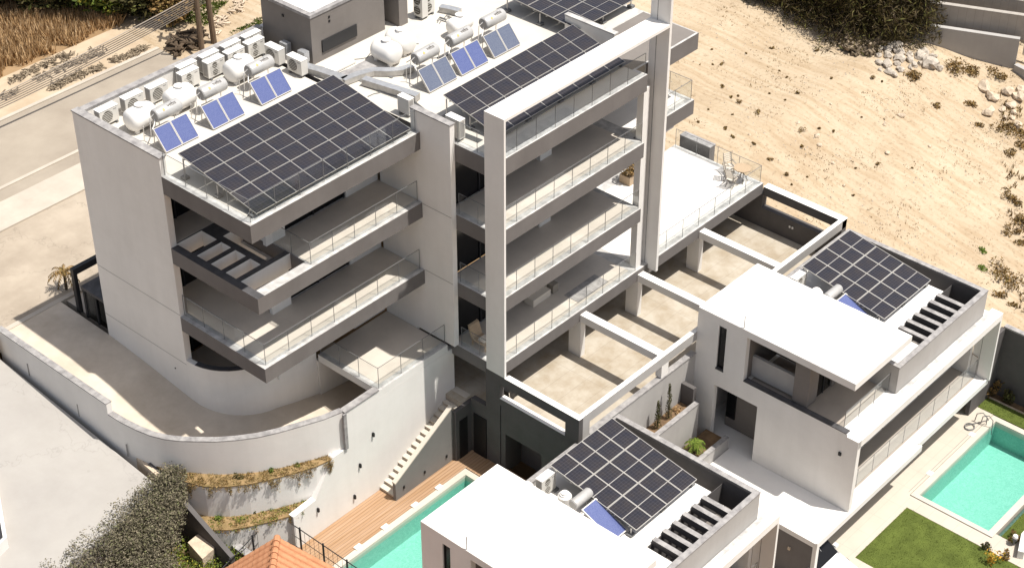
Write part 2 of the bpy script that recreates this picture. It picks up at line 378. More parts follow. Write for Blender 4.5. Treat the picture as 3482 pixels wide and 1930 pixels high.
# facade behind the balconies, with window bands
def facade(x0, x1, wins, y, z0, z1, zh, m='white_plaster'):
    wb = MB(); x = x0
    for a, b in wins:
        if a > x: wb.box(x, a, y, y+.25, z0, z1)
        wb.box(a, b, y, y+.25, z0+zh, z1); x = b
    if x < x1: wb.box(x, x1, y, y+.25, z0, z1)
    part('wall', wb, m)
    for a, b in wins:
        wdw = part('window', B(a, b, y+.12, y+.15, z0, z0+zh), 'glass_dark')
        fb = MB(); n = max(2, round((b-a)/1.5))
        for i in range(n+1):
            xx = a+(b-a-.06)*i/n; fb.box(xx, xx+.06, y+.07, y+.119, z0, z0+zh)
        part('frame', fb, 'frame_dark', wdw)
for z0, z1 in ((Z3, 5.61), (Z2, 2.51), (Z1-.02, -.66)):
    facade(2.6, XF, [(3.42, 6.75)], 2.44, z0, z1, 2.05)
    part('wall', B(2.6, 2.85, 2.691, 6.3, z0, z1), 'white_plaster')
    wdw = part('window', B(.285, 2.6, 6.3, 6.36, z0, z1), 'glass_dark')
    part('frame', MB().box(1.4, 1.47, 6.25, 6.299, z0, z1).box(.29, 2.6, 6.25, 6.299, z1-.12, z1), 'frame_dark', wdw)
    part('pier', B(2.45, 3.41, 2.26, 2.439, z0, z1), 'white_plaster')
for z0, z1 in ((Z3, 5.61), (Z2, 2.51), (Z1, -.66)):
    facade(8.74, 17.42, [(8.95, 13.77), (14.48, 17.35)], -1.18, z0, z1, 2.1)
    part('pier', B(13.77, 14.48, -1.46, -1.181, z0, z1), 'white_plaster')
    wdw = part('window', B(8.80, 8.83, -1.1, 1.9, z0, z0+2.2), 'glass_dark')
part('wall', B(17.68, 21.6, .5, .75, Z3, 5.61), 'white_plaster')
part('wall', B(17.68, 26.9, 1.4, 1.6, -5.6, Z1-.6), 'white_plaster')
# fin wall between the wings
fin = part('fin_wall', MB().box(XF, 8.74, -1.56, .48, -3.08, 7.22).box(XF, 8.74, .481, 2.3, -3.2, 5.60), 'white_plaster')
part('coping', B(XF-.02, 8.76, -1.58, .5, 7.22, 7.27), 'coping', fin)
vb = MB()
for z in (4.85, 1.75, -1.45): vb.box(XF-.012, XF+.01, 1.05, 1.5, z, z+.1)
part('vent', vb, 'coping', fin)
gv = MB()
for z in (3.15, .02): gv.box(XF-.004, XF+.02, -1.55, -.02, z-.012, z+.012)
part('groove', gv, 'ac_side', fin)
# big thin frame round the right wing
FY0, FY1 = -4.14, -3.17
part('frame_column', B(8.62, 8.72, FY0, FY1, -3.4, 8.33), 'white_plaster')
fc = part('frame_column', MB().box(18.36, 18.5, FY0, FY1, -3.4, 10.2), 'white_plaster')
part('groove', B(18.352, 18.37, -3.53, -3.50, -3.3, 10.1), 'coping', fc)
part('frame_beam', B(8.62, 18.355, FY0, FY1, 8.33, 8.46), 'white_plaster')
part('column', B(17.72, 18.1, -3.52, -3.2, -3.18, 5.6), 'white_plaster')
# glass railings
def railing(pts, z, h=.95, par=apt, step=1.16):
    gb = MB(); eb = MB()
    for (xa, ya), (xb, yb) in zip(pts[:-1], pts[1:]):
        a = Vector((xa,ya,0)); b = Vector((xb,yb,0)); d = b-a; n = max(1, round(d.length/step)); d.normalize(); nn = Vector((-d.y,d.x,0))
        Lg = (b-a).length
        c = (a+b)/2; c.z = z+h/2
        gb.obox(c, d*Lg/2, nn*.008, (0,0,h/2))
        for i in range(n+1):
            q = a+d*(Lg*i/n); q.z = z+h/2
            eb.obox(q, d*.007, nn*.010, (0,0,h/2))
        c2 = (a+b)/2; c2.z = z+h
        eb.obox(c2, d*Lg/2, nn*.010, (0,0,.007))
    go = obj('glass_railing', gb, 'rail_glass', par)
    obj('rail_edge', eb, 'hose', go)
railing([(.16,4.8),(.16,.16),(8.4,.16)], Z4)
railing([(2.78,2.28),(2.78,.18),(8.4,.18)], Z3)
railing([(.2,4.8),(.2,.18),(8.4,.18)], Z2)
railing([(4.68,2.25),(4.68,-1.05),(8.44,-1.05)], Z1, 1.0)
for z in (Z4, Z3, Z2, Z1): railing([(8.84,-1.62),(8.84,-3.6),(17.6,-3.6)], z)
railing([(18.6,-3.58),(26.83,-3.58),(26.83,1.3)], Z1)
railing([(18.3,-3.0),(21.72,-3.0),(21.72,.4)], Z3)
# roof end parapet, stair core
ep = part('parapet', B(18.1, 18.32, -1.6, 1.0, Z4, 7.2), 'white_plaster'); part('coping', B(18.08, 18.34, -1.62, 1.02, 7.2, 7.26), 'edge_coping', ep)
sc = part('stair_core', MB().box(9.34, 13.4, 6.75, 9.66, Z4, 8.45, 0, 1).box(13.95, 14.45, 6.45, 9.66, Z4, 8.45, 0, 1).box(13.4, 13.95, 7.4, 9.66, Z4, 8.45, 0, 1), ['block_paint', 'white_roof'])
cb = MB()
cb.box(9.31, 14.48, 6.42, 6.62, 8.45, 8.58) if False else cb.box(9.31, 13.42, 6.72, 6.95, 8.45, 8.58)
cb.box(9.31, 9.55, 6.951, 9.69, 8.45, 8.58).box(9.551, 14.47, 9.45, 9.69, 8.45, 8.58).box(13.93, 14.47, 6.42, 6.65, 8.45, 8.58)
part('coping', cb, 'coping', sc)
vg = part('vent_grille', B(9.86, 11.78, 6.70, 6.749, 6.75, 7.28), 'frame_dark', sc)
part('door', B(13.5, 13.9, 7.36, 7.399, Z4, 8.4), 'glass_dark', sc)
ws = MB()
for x, y, z in ((10.3,6.73,8.1),(10.3,6.73,7.92)): ws.box(x, x+.09, y, 6.749, z, z+.09)
ws.box(9.30, 9.339, 8.3, 8.4, 8.0, 8.1)
part('wall_socket', ws, 'black', sc)
# entrance gate block at the back left corner
gt = thing('entrance_canopy', 'black glazed entrance canopy behind the foot of the tall white end wall', 'entrance', (1.2, 11, -3.45))
obj('post', B(.12, .3, 12.0, 12.2, -3.45, -1.55), 'frame_dark', gt); obj('beam', B(.12, 3.5, 11.99, 12.2, -1.55, -1.25), 'frame_dark', gt)
obj('roof', B(.1, 3.5, 9.95, 11.6, -2.0, -1.85), 'dark_stone', gt)
gl = obj('glass_door', B(.2, .24, 10.0, 11.5, -3.45, -2.01), 'window_glass', gt)
obj('frame', MB().box(.14, .199, 9.95, 10.05, -3.45, -2.0).box(.14, .199, 10.7, 10.8, -3.45, -2.0).box(.14, .199, 11.45, 11.58, -3.45, -2.0), 'frame_dark', gl)
obj('wall', B(.5, 3.4, 9.95, 11.4, -3.45, -2.01), 'frame_dark', gt)
# ================================================================== ROOF EQUIPMENT
# ---- photovoltaic modules: every module is its own object
def pv_mesh(wd, ln, f=.012, half=True):
    mb = MB(); t = .035
    mb.box(0, wd, 0, f, 0, t, 1).box(0, wd, ln-f, ln, 0, t, 1).box(0, f, f, ln-f, 0, t, 1).box(wd-f, wd, f, ln-f, 0, t, 1)
    if half: mb.box(f, wd-f, ln/2-f*.55, ln/2+f*.55, .012, t-.004, 1)
    mb.box(f, wd-f, f, ln-f, .004, t-.008, 0)
    return mb
pv_me = {}
def pv_array(x0, xs, yf, zf, yb, zb, rows, cols, label, fw=.011):
    """one array: modules bolted to one rack, each module and each leg a mesh of its own"""
    d = Vector((0, yb-yf, zb-zf)); ln = d.length; d.normalize(); ang = math.atan2(d.z, d.y)
    t = thing('solar_array', label, 'solar array', (x0, yf, RACKZ), 'solar arrays on the roofs')
    key = (round(xs,3), round(ln/rows,3)); first = None
    for r in range(rows):
        for c in range(cols):
            if first is None: first = o = obj('solar_panel', pv_mesh(xs-.008, ln/rows-.016, fw), ['pv_cell', 'pv_frame'])
            else: o = first.copy(); COL.objects.link(o)
            q = Vector((x0+xs*c, yf, zf))+d*(ln/rows*r)
            o.parent = t; o.location = Vector((q.x, q.y, q.z+rnd.uniform(-.004,.004)))-t.location; o.rotation_euler = (ang+rnd.uniform(-.004,.004), rnd.uniform(-.003,.003), 0)
    for r in range(rows):
        for q in (.25, .75):
            q_ = Vector((x0, yf, zf-.05))+d*(ln/rows*(r+q)); obj('rail', MB().obox((x0+xs*cols/2, q_.y, q_.z), (xs*cols/2,0,0), (0,.02,0), (0,0,.02)), 'alu', t)
    for c in range(0, cols+1, 2):
        for q in (.06, .5, .94):
            q_ = Vector((x0+xs*c, yf, zf-.07))+d*(ln*q); xx = min(max(q_.x-.02, x0), x0+xs*cols-.04)
            lg = obj('leg', B(xx, xx+.04, q_.y-.02, q_.y+.02, RACKZ+.1, q_.z), 'alu', t)
            obj('ballast_block', B(xx-.1, xx+.14, q_.y-.12, q_.y+.12, RACKZ, RACKZ+.1), 'hose', lg)
RACKZ = Z4+.013
pv_array(.46, .963, .17, 6.56, 4.3, 7.34, 3, 8, "largest dark solar array, three rows deep, filling the left wing roof")
pv_array(9.9, .953, -2.66, 6.60, .12, 7.30, 2, 8, "long two-row solar array partly covered by the white frame beam")
pv_array(17.95, .95, .15, 6.86, 4.3, 7.10, 3, 4, "far solar array cut by the top edge of the picture, beyond the end parapet")

# ---- solar water heaters: two collectors on a stand and a steel cylinder
def solar_heater(x, y, label, m='collector_blue', cx=.75, w=.80, lead=True):
    t = thing('solar_water_heater', label, 'solar water heater', (x, y, Z4), 'solar water heaters on the apartment roof')
    a = Vector((0, y, 6.40)); b = Vector((0, y+.64, 7.16)); d = (b-a); ln = d.length; d.normalize(); nn = Vector((0,-d.z,d.y))
    for i in range(2):
        xc = x+w*(i+.5); c = (a+b)/2; c.x = xc
        cb = MB().obox(c+nn*.03, (w/2-.035,0,0), d*(ln/2-.03), nn*.02)
        co = obj('collector', cb, m if isinstance(m, str) else m[i], t)
        fb = MB()
        for s in (-1, 1):
            fb.obox(c+Vector((s*(w/2-.022),0,0))+nn*.03, (.013,0,0), d*(ln/2), nn*.035)
            fb.obox(c+d*(s*(ln/2-.015))+nn*.03, (w/2-.036,0,0), d*.014, nn*.035)
        fb.obox(c-nn*.005, (w/2-.01,0,0), d*ln/2, nn*.012)
        obj('frame', fb, 'alu', co)
    st = MB()
    for xx in (x+.06, x+w, x+2*w-.06):
        st.tube([(xx,y+.06,6.4),(xx,y+1.3,6.4),(xx,y+1.25,7.03)], .02); st.tube([(xx,y+.62,7.1),(xx,y+.7,6.4)], .02)
    obj('stand', st, 'alu', t)
    cy = obj('cylinder', MB().lathe((x+cx-.1, y+1.22, 7.25), (1,0,0), [(0,.0),(0,.23),(.03,.258),(.05,.27),(1.14,.27),(1.16,.258),(1.19,.23),(1.19,0)], 24), 'steel', t, smooth=True)
    obj('end_cap', MB().lathe((x+cx-.106, y+1.22, 7.25), (1,0,0), [(0,0),(0,.225),(.012,.225),(.012,0)], 20), 'ac_side', cy)
    obj('pipe', MB().tube([(x+cx-.1,y+1.2,7.12),(x+cx-.22,y+1.1,7.0),(x+.06,y+.7,7.12)], .022).tube([(x+cx-.1,y+1.2,7.36),(x+cx-.25,y+1.3,7.2),(x+cx-.25,y+1.35,6.42)], .02), 'tank_white', t)
    tx = bpy.data.curves.new('lettering', 'FONT'); tx.body = 'veba'; tx.size = .22; tx.align_x = 'CENTER'; tx.extrude = .002
    to = bpy.data.objects.new('lettering', tx); COL.objects.link(to); bpy.context.view_layer.update()
    dg = bpy.context.evaluated_depsgraph_get(); me = bpy.data.meshes.new_from_object(to.evaluated_get(dg)); bpy.data.objects.remove(to)
    lo = bpy.data.objects.new('lettering', me); me.materials.append(M['marking']); COL.objects.link(lo); lo.parent = cy
    an = R(52); lo.location = Vector((x+cx+.66, y+1.22-.274*math.cos(an), 7.25+.274*math.sin(an)))-off(cy); lo.rotation_euler = (math.pi/2-an, 0, 0)
    bb = MB(); c0 = Vector((x+cx+.24, y+1.22, 7.25))
    an = R(50); u = Vector((0,-math.cos(an),math.sin(an))); v = Vector((0,math.sin(an),math.cos(an)))
    bb.add([c0+u*.274+Vector((math.cos(k*math.pi/4)*.07,0,0))+v*(math.sin(k*math.pi/4)*.06) for k in range(8)], [tuple(range(8))])
    obj('emblem', bb, 'orange_mark', cy, recalc=False)
    return t
solar_heater(1.10, 5.92, 'solar water heater nearest the tall end wall: steel cylinder above two blue collectors', cx=.68)
solar_heater(3.35, 5.88, 'middle of the three bright blue solar water heaters on the left wing roof', cx=.62)
solar_heater(5.78, 5.88, 'bright blue solar water heater beside the dark gray stair block', cx=.60)
solar_heater(10.78, 1.72, 'solar water heater with gray collectors next to the two big white water tanks', ('collector_gray','collector_gray'), cx=.6)
solar_heater(12.60, 1.70, 'middle of the three duller solar water heaters behind the long white beam', 'collector_blue', cx=.72)
solar_heater(14.52, 1.70, 'farthest solar water heater, with gray-blue collectors, nearest the low end parapet', ('collector_gray','collector_gray'), cx=.8)

# ---- white water tanks on their feet
def tank(c, ax, label, ln=1.24, r=.46):
    t = thing('water_tank', label, 'water tank', (c[0], c[1], Z4), 'white water tanks on the roof')
    a = Vector(ax); h = ln/2
    prof = [(0,.0),(0,r*.45),(.04,r*.72),(.11,r*.9),(.2,r*.98),(.3,r),(ln-.3,r),(ln-.2,r*.98),(ln-.11,r*.9),(ln-.04,r*.72),(ln,r*.45),(ln,0)]
    bo = obj('body', MB().lathe(Vector((c[0],c[1],6.88))-a*h, a, prof, 28), 'tank_white', t, smooth=True)
    obj('lid', MB().lathe((c[0],c[1],6.88+r-.03), (0,0,1), [(0,.16),(.07,.16),(.07,.19),(.1,.19),(.12,.16),(.125,0)], 18), 'tank_white', bo, smooth=True)
    n = Vector((-a.y, a.x, 0))
    for s in (-1, 1):
        for q in (-1, 1): obj('foot', MB().obox(Vector((c[0],c[1],6.49))+a*(s*h*.62)+n*(q*.2), a*.07, n*.07, (0,0,.1)), 'tank_white', t)
    obj('pipe', MB().tube([Vector((c[0],c[1],6.6))+a*(h-.05)+n*.1, Vector((c[0],c[1],6.6))+a*(h+.08)+n*.1, Vector((c[0],c[1],6.4))+a*(h+.08)+n*.1], .025), 'hose', t)
tank((1.72, 8.05), (1,0,0), 'white water tank at the left, nearest the tall end wall')
tank((3.62, 8.05), (1,0,0), 'white water tank second from the end wall, behind the middle blue collectors')
tank((6.66, 8.08), (1,0,0), 'white water tank behind the steel cylinder closest to the dark stair block')
tank((11.50, 4.75), (0,1,0), 'nearer of the two big white water tanks standing together in front of the stair block')
tank((12.50, 4.95), (0,1,0), 'farther of the two big white water tanks standing together in front of the stair block')
tank((15.15, 4.15), (1,0,0), 'low white water tank behind the farthest two steel cylinders', 1.2, .36)

# ---- air conditioners
def ac(x, y, label, fans=1, w=.86, d=.34, h=.64, rot=0, zb=Z4+.02):
    t = thing('air_conditioner', label, 'air conditioner', (x, y, zb), 'air conditioner units on the roof')
    t.rotation_euler = (0, 0, rot)
    def q(name, mb, m, par=t):
        me_o = obj(name, mb, m, None); me_o.parent = par; return me_o
    z0 = .1
    ca = q('casing', MB().box(0, w, 0, d, z0, z0+h), 'ac_white')
    q('top_cover', B(-.01, w+.01, -.012, d+.01, z0+h, z0+h+.02), 'tank_white', ca)
    for k in range(fans):
        cx_, cz_, r_ = (w*.40, z0+h/2, min(.24, h*.40)) if fans == 1 else (w*.40, z0+h*(.28+.45*k), h*.19)
        q('fan_grille', MB().lathe((cx_, -.012, cz_), (0,1,0), [(0,0),(0,r_),(.02,r_),(.02,0)], 20), 'ac_grille')
    gb = MB()
    for k in range(6): gb.box(w*.14, w*.66, -.02, -.0125, z0+h*.2+k*h*.11, z0+h*.2+k*h*.11+.012)
    q('guard', gb, 'ac_white')
    q('side_coil', B(-.006, .0, .05, d-.03, z0+.05, z0+h-.05), 'ac_side')
    q('badge', B(w*.74, w*.9, -.006, -.001, z0+h*.8, z0+h*.86), 'ac_side')
    q('foot', MB().box(.08, .16, -.03, d+.03, 0, z0).box(w-.16, w-.08, -.03, d+.03, 0, z0), 'hose')
    return t
for i, (x, y, f, lb) in enumerate([(.60,9.06,1,'single-fan air conditioner at the left end of the front row by the end wall'),
        (1.84,9.10,1,'single-fan air conditioner second from the left end of the front row'),
        (2.98,9.02,1,'single-fan air conditioner third from the left, behind the second white tank'),
        (4.44,8.88,2,'twin-fan air conditioner just right of the three single-fan units'),
        (5.72,8.85,2,'twin-fan air conditioner second of the four twin-fan units in the front row'),
        (6.75,8.83,2,'twin-fan air conditioner third of the four twin-fan units in the front row'),
        (7.81,8.83,2,'twin-fan air conditioner at the right end of the front row by the dark stair block')]):
    ac(x, y, lb, f, h=.62 if f == 1 else .66)
for i, (x, lb) in enumerate([(4.70,'air conditioner at the left end of the rear row along the back parapet'),(5.84,'air conditioner second in the rear row along the back parapet'),
        (6.98,'air conditioner third in the rear row along the back parapet'),(8.06,'air conditioner at the right end of the rear row along the back parapet')]):
    ac(x, 9.30, lb, 2, d=.3, h=.70)
ac(8.30, 8.42, 'air conditioner turned sideways beside the dark face of the stair block', 1, rot=R(-90), w=.82)
ac(8.30, 7.12, 'air conditioner turned sideways right of the third blue collector pair', 1, rot=R(-90), w=.84)
ac(9.20, .98, 'gray-sided air conditioner standing behind the roof end of the white fin wall', 1, rot=R(90), w=.60, h=.66, d=.28)
ac(9.22, -1.66, 'air conditioner squeezed between the white fin wall and the frame column', 1, rot=R(90), w=.72, h=.78, d=.30)
ac(14.98, 6.62, 'tall air conditioner right behind the stair block at the top edge', 2, rot=R(-90), w=.5, h=1.0)
ac(15.20, 6.22, 'tall white twin-fan air conditioner at the top edge right of the stair block', 2, w=.62, h=1.05)
# gas meter boxes by the stair block
for x, y, lb in ((9.05, 8.05, 'small gray meter box on the dark side of the stair block, left one'), (9.05, 6.98, 'small gray meter box on the dark side of the stair block, right one')):
    t = thing('meter_box', lb, 'meter box', (x, y, Z4)); obj('cabinet', B(x-.12, x+.15, y-.2, y+.2, Z4+.25, Z4+.7), 'galv', t); obj('leg', MB().box(x-.1, x-.05, y-.18, y-.13, Z4+.013, Z4+.25).box(x+.08, x+.13, y-.18, y-.13, Z4+.013, Z4+.25), 'galv', t)
# hatches, ducts
t = thing('roof_hatch', 'flat white roof hatch in front of the vented wall of the stair block', 'roof hatch', (10, 5.9, Z4)); hb = obj('lid', B(9.25, 10.6, 5.58, 6.15, 6.42, 6.5), 'tank_white', t); obj('curb', B(9.28, 10.57, 5.61, 6.12, Z4, 6.419), 'galv', t)
t = thing('roof_hatch', 'gray stone-topped roof hatch between the white hatch and the crossing ducts', 'roof hatch', (10, 5, Z4)); obj('lid', B(9.15, 10.8, 4.6, 5.3, 6.46, 6.53), 'coping', t); obj('curb', B(9.2, 10.75, 4.65, 5.25, Z4, 6.459), 'dark_stone', t)
def duct(pts, label, w=.2, h=.22, z=6.42):
    t = thing('roof_duct', label, 'duct', (pts[0][0], pts[0][1], Z4))
    obj('casing', MB().pathwall(pts, w*2, z, z+h, 0), 'duct', t)
    lb = MB()
    for p in pts[1:-1:2]: lb.box(p[0]-.05, p[0]+.05, p[1]-.1, p[1]+.1, Z4+.013, z-.002)
    obj('cover', MB().pathwall([(p[0], p[1]) for p in pts], w*2, z+h, z+h+.015), 'galv', t)
    if lb.v: obj('foot', lb, 'hose', t)
duct([(8.62,6.6),(8.8,5.9),(8.9,5.2),(8.95,4.7)], 'gray duct running from the sideways air conditioner towards the corner of the big solar array')
duct([(9.45,4.1),(9.6,3.3),(9.75,2.5),(9.9,1.6)], 'long gray duct running forward to the roof end of the white fin wall', .16, .26)
duct([(9.0,4.55),(9.7,4.45),(10.3,4.25),(10.7,3.75),(11.1,3.45),(11.6,3.3)], 'curved gray duct bending towards the first duller solar water heater', .16)
duct([(15.95,6.1),(16.1,5.7),(16.2,5.25)], 'short gray duct at the top edge beside the tall air conditioners', .16)
hs = MB()
for i in range(9):
    x0, y0 = rnd.uniform(8.9, 13), rnd.uniform(2.2, 6.2)
    hs.tube([(x0, y0, Z4+.03)]+[(x0+.35*k+rnd.uniform(-.1,.1), y0-.12*k+rnd.uniform(-.25,.25), Z4+.03) for k in range(1, 4)], .018, 5)
for i in range(5):
    x0 = 8.95+.06*i; hs.tube([(x0+.6,3.4,Z4+.03),(x0+.8,1.8,Z4+.03),(x0+.25,-.4,Z4+.03),(x0+.4,-2.2,Z4+.03)], .018, 5)
for i in range(6):
    x0, y0 = 15.1+rnd.uniform(0,.6), 5.3+rnd.uniform(0,.4); hs.tube([(x0,y0,Z4+.03),(x0+.25,y0+.1,Z4+.05),(x0+.3,y0-.2,Z4+.03)], .02, 5)
tag(obj('pipework', hs, 'hose', at=(10,4,Z4)), 'thin dark pipes and cables lying loose on the pale roof', 'pipes', kind='stuff')
# ================================================================== GROUND AND TERRACES
from mathutils import noise
def zs(x, y):
    z = -4.2 if y >= 0 else max(-4.2+.22*y, -12)
    if y > 5: z = -4.2+.72*min(1, (y-5)/9)
    return z
def zn(x, y):
    f = noise.noise(Vector((x*.23, y*.23, 0)))*.22+noise.noise(Vector((x*.8, y*.8, 3)))*.07
    e = min(1, max(0, min(x-27.4, 6)/6)) if y < 10 else 1
    return zs(x, y)+f*e
def grid(mb, xs, ys, fz):
    o = len(mb.v)
    mb.v += [(x, y, fz(x, y)) for y in ys for x in xs]; n = len(xs)
    for j in range(len(ys)-1):
        for i in range(n-1): mb.f.append([o+j*n+i, o+j*n+i+1, o+(j+1)*n+i+1, o+(j+1)*n+i]); mb.mi.append(0)
def rng(a, b, s):
    n = max(1, round((b-a)/s)); return [a+(b-a)*i/n for i in range(n+1)]
struct('ground', MB().quad((-400,-400,-13),(500,-400,-13),(500,500,-13),(-400,500,-13)), 'dirt', recalc=False)
sb = MB()
grid(sb, rng(27.4, 29.8, .6)+rng(29.8, 62, .5)[1:]+rng(62, 160, 6)[1:], rng(-15.3, 16, .5)+rng(16, 160, 8)[1:], zn)
grid(sb, rng(29.8, 62, .5)+rng(62, 160, 6)[1:], rng(-70, -15.3, .8), zn)
grid(sb, rng(16.95, 27.4, .6), rng(10.0, 16, .5)+rng(16, 160, 8)[1:], lambda x, y: zn(x, y) if y > 13 else zs(x, y))
tag(obj('sand_lot', sb, 'sand', recalc=False, smooth=True), kind='structure')
struct('street', B(-120, 16.95, 22.5, 27.4, -4, -3.40), 'road')
struct('kerb', B(-120, 16.95, 22.3, 22.5, -4, -3.36), 'sidewalk')
struct('street_far_kerb', B(-120, 16.95, 27.4, 27.62, -4, -3.33), 'sidewalk')
struct('sidewalk', B(-120, 16.95, 19.42, 21.4, -4, -3.34), 'sidewalk')
struct('lay_by', B(-120, 16.95, 21.4, 22.3, -4, -3.41), 'road')
struct('parking_strip', B(-120, 16.95, 13.4, 19.42, -4, -3.42), 'road_cracked')
fb = MB(); grid(fb, rng(-120, -40, 10)+rng(-40, 16.95, .8)[1:], rng(27.62, 31, .6)+rng(31, 160, 8)[1:], lambda x, y: -3.39+max(0, noise.noise(Vector((x*.5, y*.5, 1))))*.1*min(1, (y-27.62)/1.5))
vm = bpy.data.materials.new('verge'); 
tag(obj('verge', fb, ['verge_sand', 'dirt'], recalc=False, smooth=True), kind='structure')
vo = bpy.data.objects['verge'].data
for p in vo.polygons:
    if p.center.y > 31.1: p.material_index = 1
struct('forecourt', B(.3, 16.95, 9.94, 13.399, -5, -3.46), 'sidewalk')
struct('front_kerb', B(-3.3, 16.95, 13.15, 13.399, -4.2, -3.35), 'sidewalk')
# curved ramp going down under the left wing
arc = [(2.3-2.3*math.cos(a), 4.7-2.3*math.sin(a)) for a in [R(9*k) for k in range(11)]]
inn = [(0,13.15),(0,9.9),(0,7.5),(0,4.83)]+[(x,y) for x, y in arc]+[(3.4,2.4),(4.6,2.4),(6.2,2.4),(8.4,2.4)]
inz = [-3.36,-3.44,-3.68,-4.05]+[-4.06-.55*k/10 for k in range(11)]+[-4.95,-5.25,-5.45,-5.55]
out = [(-3.1,13.15),(-3.1,9.9),(-3.1,7.5),(-3.1,5.9)]
oc = [(-3.08,5.2),(-2.98,4.4),(-2.86,3.7),(-2.66,3.1),(-2.4,2.6),(-2.05,2.1),(-1.55,1.45),(-1.0,.9),(-.4,.4),(.25,-.0),(.9,-.33)]
out += oc+[(1.9,-.75),(2.75,-1.0),(4.5,-1.0),(8.4,-1.0)]
rb = MB(); cols = 10
for k in range(len(inn)):
    for c in range(cols+1):
        t = c/cols; z = inz[k]-.10*t*(1 if 3 < k < 16 else .3)
        rb.v.append((inn[k][0]*(1-t)+out[k][0]*t, inn[k][1]*(1-t)+out[k][1]*t, z))
for k in range(len(inn)-1):
    for c in range(cols): rb.f.append([k*(cols+1)+c, k*(cols+1)+c+1, (k+1)*(cols+1)+c+1, (k+1)*(cols+1)+c]); rb.mi.append(0)
tag(obj('ramp', rb, 'ramp_concrete', recalc=False, smooth=True), kind='structure')
# inner curved wall under the balconies (parapet of the ground floor terrace)
cw = thing('curved_wall', 'curved white wall below the lowest left balcony, along the inside of the ramp', 'wall', (1.2, 3, -5.6))
pts = [(0,4.829)]+arc[1:]+[(3.4,2.4),(4.56,2.4)]
obj('wall', MB().pathwall(pts, .22, [-5.6]*len(pts), -2.13), 'white_plaster', cw, smooth=True)
obj('coping', MB().pathwall(pts[1:], .24, -2.13, -2.09), 'dark_stone', cw)
ib = [(x+.0, y) for x, y in pts]
obj('planter_soil', MB().prism([(.29,4.829)]+[(2.3-1.6*math.cos(R(9*k)), 4.7-1.6*math.sin(R(9*k))) for k in range(2,11)]+[(2.59,3.1),(2.59,6.2),(.29,6.2)], -3.3, -3.18), 'floor_tile', cw)
obj('wall', B(4.57, 8.45, 2.3, 2.5, -5.7, -3.53), 'white_plaster', cw)
# outer ramp wall with its stone cap
ow = thing('ramp_wall', 'white wall with a gray stone cap curving round the outside of the ramp', 'wall', (-2.5, 4, -5.2))
u1 = [(-3.15,13.15),(-3.16,10.5),(-3.17,8.2),(-3.17,5.95)]
obj('wall', MB().pathwall(u1, .24, [-6]*4, -3.02), 'white_plaster', ow)
obj('coping', MB().pathwall([(x-.02, y) for x, y in u1], .28, -3.02, -2.97), 'coping', ow)
u2 = [(-3.17,5.949)]+[(x-.06*(1-k/10), y-.06*k/10) for k, (x, y) in enumerate(oc)]+[(1.9,-.86),(2.66,-1.1)]
n2 = len(u2)
obj('wall', MB().pathwall(u2, .24, [-6.9]*n2, [-3.53+.40*max(0,(k-2))/(n2-3) for k in range(n2)]), 'white_plaster', ow, smooth=True)
zc_ = [-3.53+.40*max(0,(k-2))/(n2-3) for k in range(n2)]
obj('coping', MB().pathwall(u2, .27, [z+.001 for z in zc_], [z+.05 for z in zc_]), 'coping', ow)
obj('pilaster', B(2.58, 2.74, -1.24, -1.161, -4.9, -3.15), 'coping', ow)
sl = MB()
for y, z in ((11.2,-4.4),(8.0,-4.75),(5.0,-5.1)): sl.box(-3.185, -3.16, y, y+.05, z, z+.62)
obj('drain_slot', sl, 'ac_side', ow)
# tall retaining wall under the terrace, stepped at the left
tw = thing('retaining_wall', 'tall bright white retaining wall beside the outdoor stairs and wooden deck', 'retaining wall', (5, -1.1, -8.2))
obj('wall', MB().xz([(8.85,-3.53),(2.741,-3.53),(2.741,-4.92),(1.95,-4.92),(.9,-6.42),(-.28,-6.5),(-.28,-9.5),(8.85,-9.5)], -1.16, -.9), 'white_plaster', tw)
obj('parapet', MB().box(2.741, 4.57, -1.16, -.9, -3.529, -3.16), 'white_plaster', tw)
obj('coping', MB().box(2.70, 4.56, -1.19, -.88, -3.159, -3.10), 'coping', tw)
lt = MB()
for x, z in ((4.1,-5.1),(3.3,-6.2),(2.9,-7.6),(.95,-6.95)): lt.box(x-.035, x+.035, -1.26, -1.161, z-.09, z+.09)
obj('wall_lamp', lt, 'black', tw)
# planted ledges below the ramp wall
def ledge(name, pts, top, bot, label, soilpts, soilz):
    t = thing(name, label, 'planter wall', (pts[2][0], pts[2][1], bot))
    obj('wall', MB().pathwall(pts, .16, bot, top), 'white_plaster', t)
    obj('soil', MB().prism(soilpts, soilz-.05, soilz), 'bed_soil', t)
    return t
b1 = [(-2.75,2.2),(-2.4,1.35),(-1.85,.72),(-1.2,.2),(-.5,-.2),(.3,-.6),(1.2,-.98),(1.95,-1.14)]
ledge('planter_wall', b1, -5.03, -7.2, 'upper white planter wall with dry plants hanging over it below the ramp wall', [(x-.012,y-.012) for x, y in b1]+[(2.6,-1.0)]+[(x+.05,y+.05) for x, y in oc[::-1][:9]]+[(-2.9,3.6)], -4.97)
b2 = [(-2.85,.75),(-2.35,.2),(-1.75,-.2),(-1.0,-.62),(-.3,-.95),(.3,-1.13)]
ledge('planter_wall', b2, -6.60, -9.4, 'lower white planter wall with weeds above the tiled roof', [(x-.012,y-.012) for x, y in b2]+[(.9,-1.0),(1.2,-.8),(.3,-.4),(-.5,.0),(-1.2,.4),(-1.85,.9),(-2.4,1.5),(-2.75,2.0)], -6.54)
t = thing('boundary_wall', 'boundary wall colored dark as in shadow, stepping down between the driveway and the planted ledges', 'wall', (-3, 2, -9))
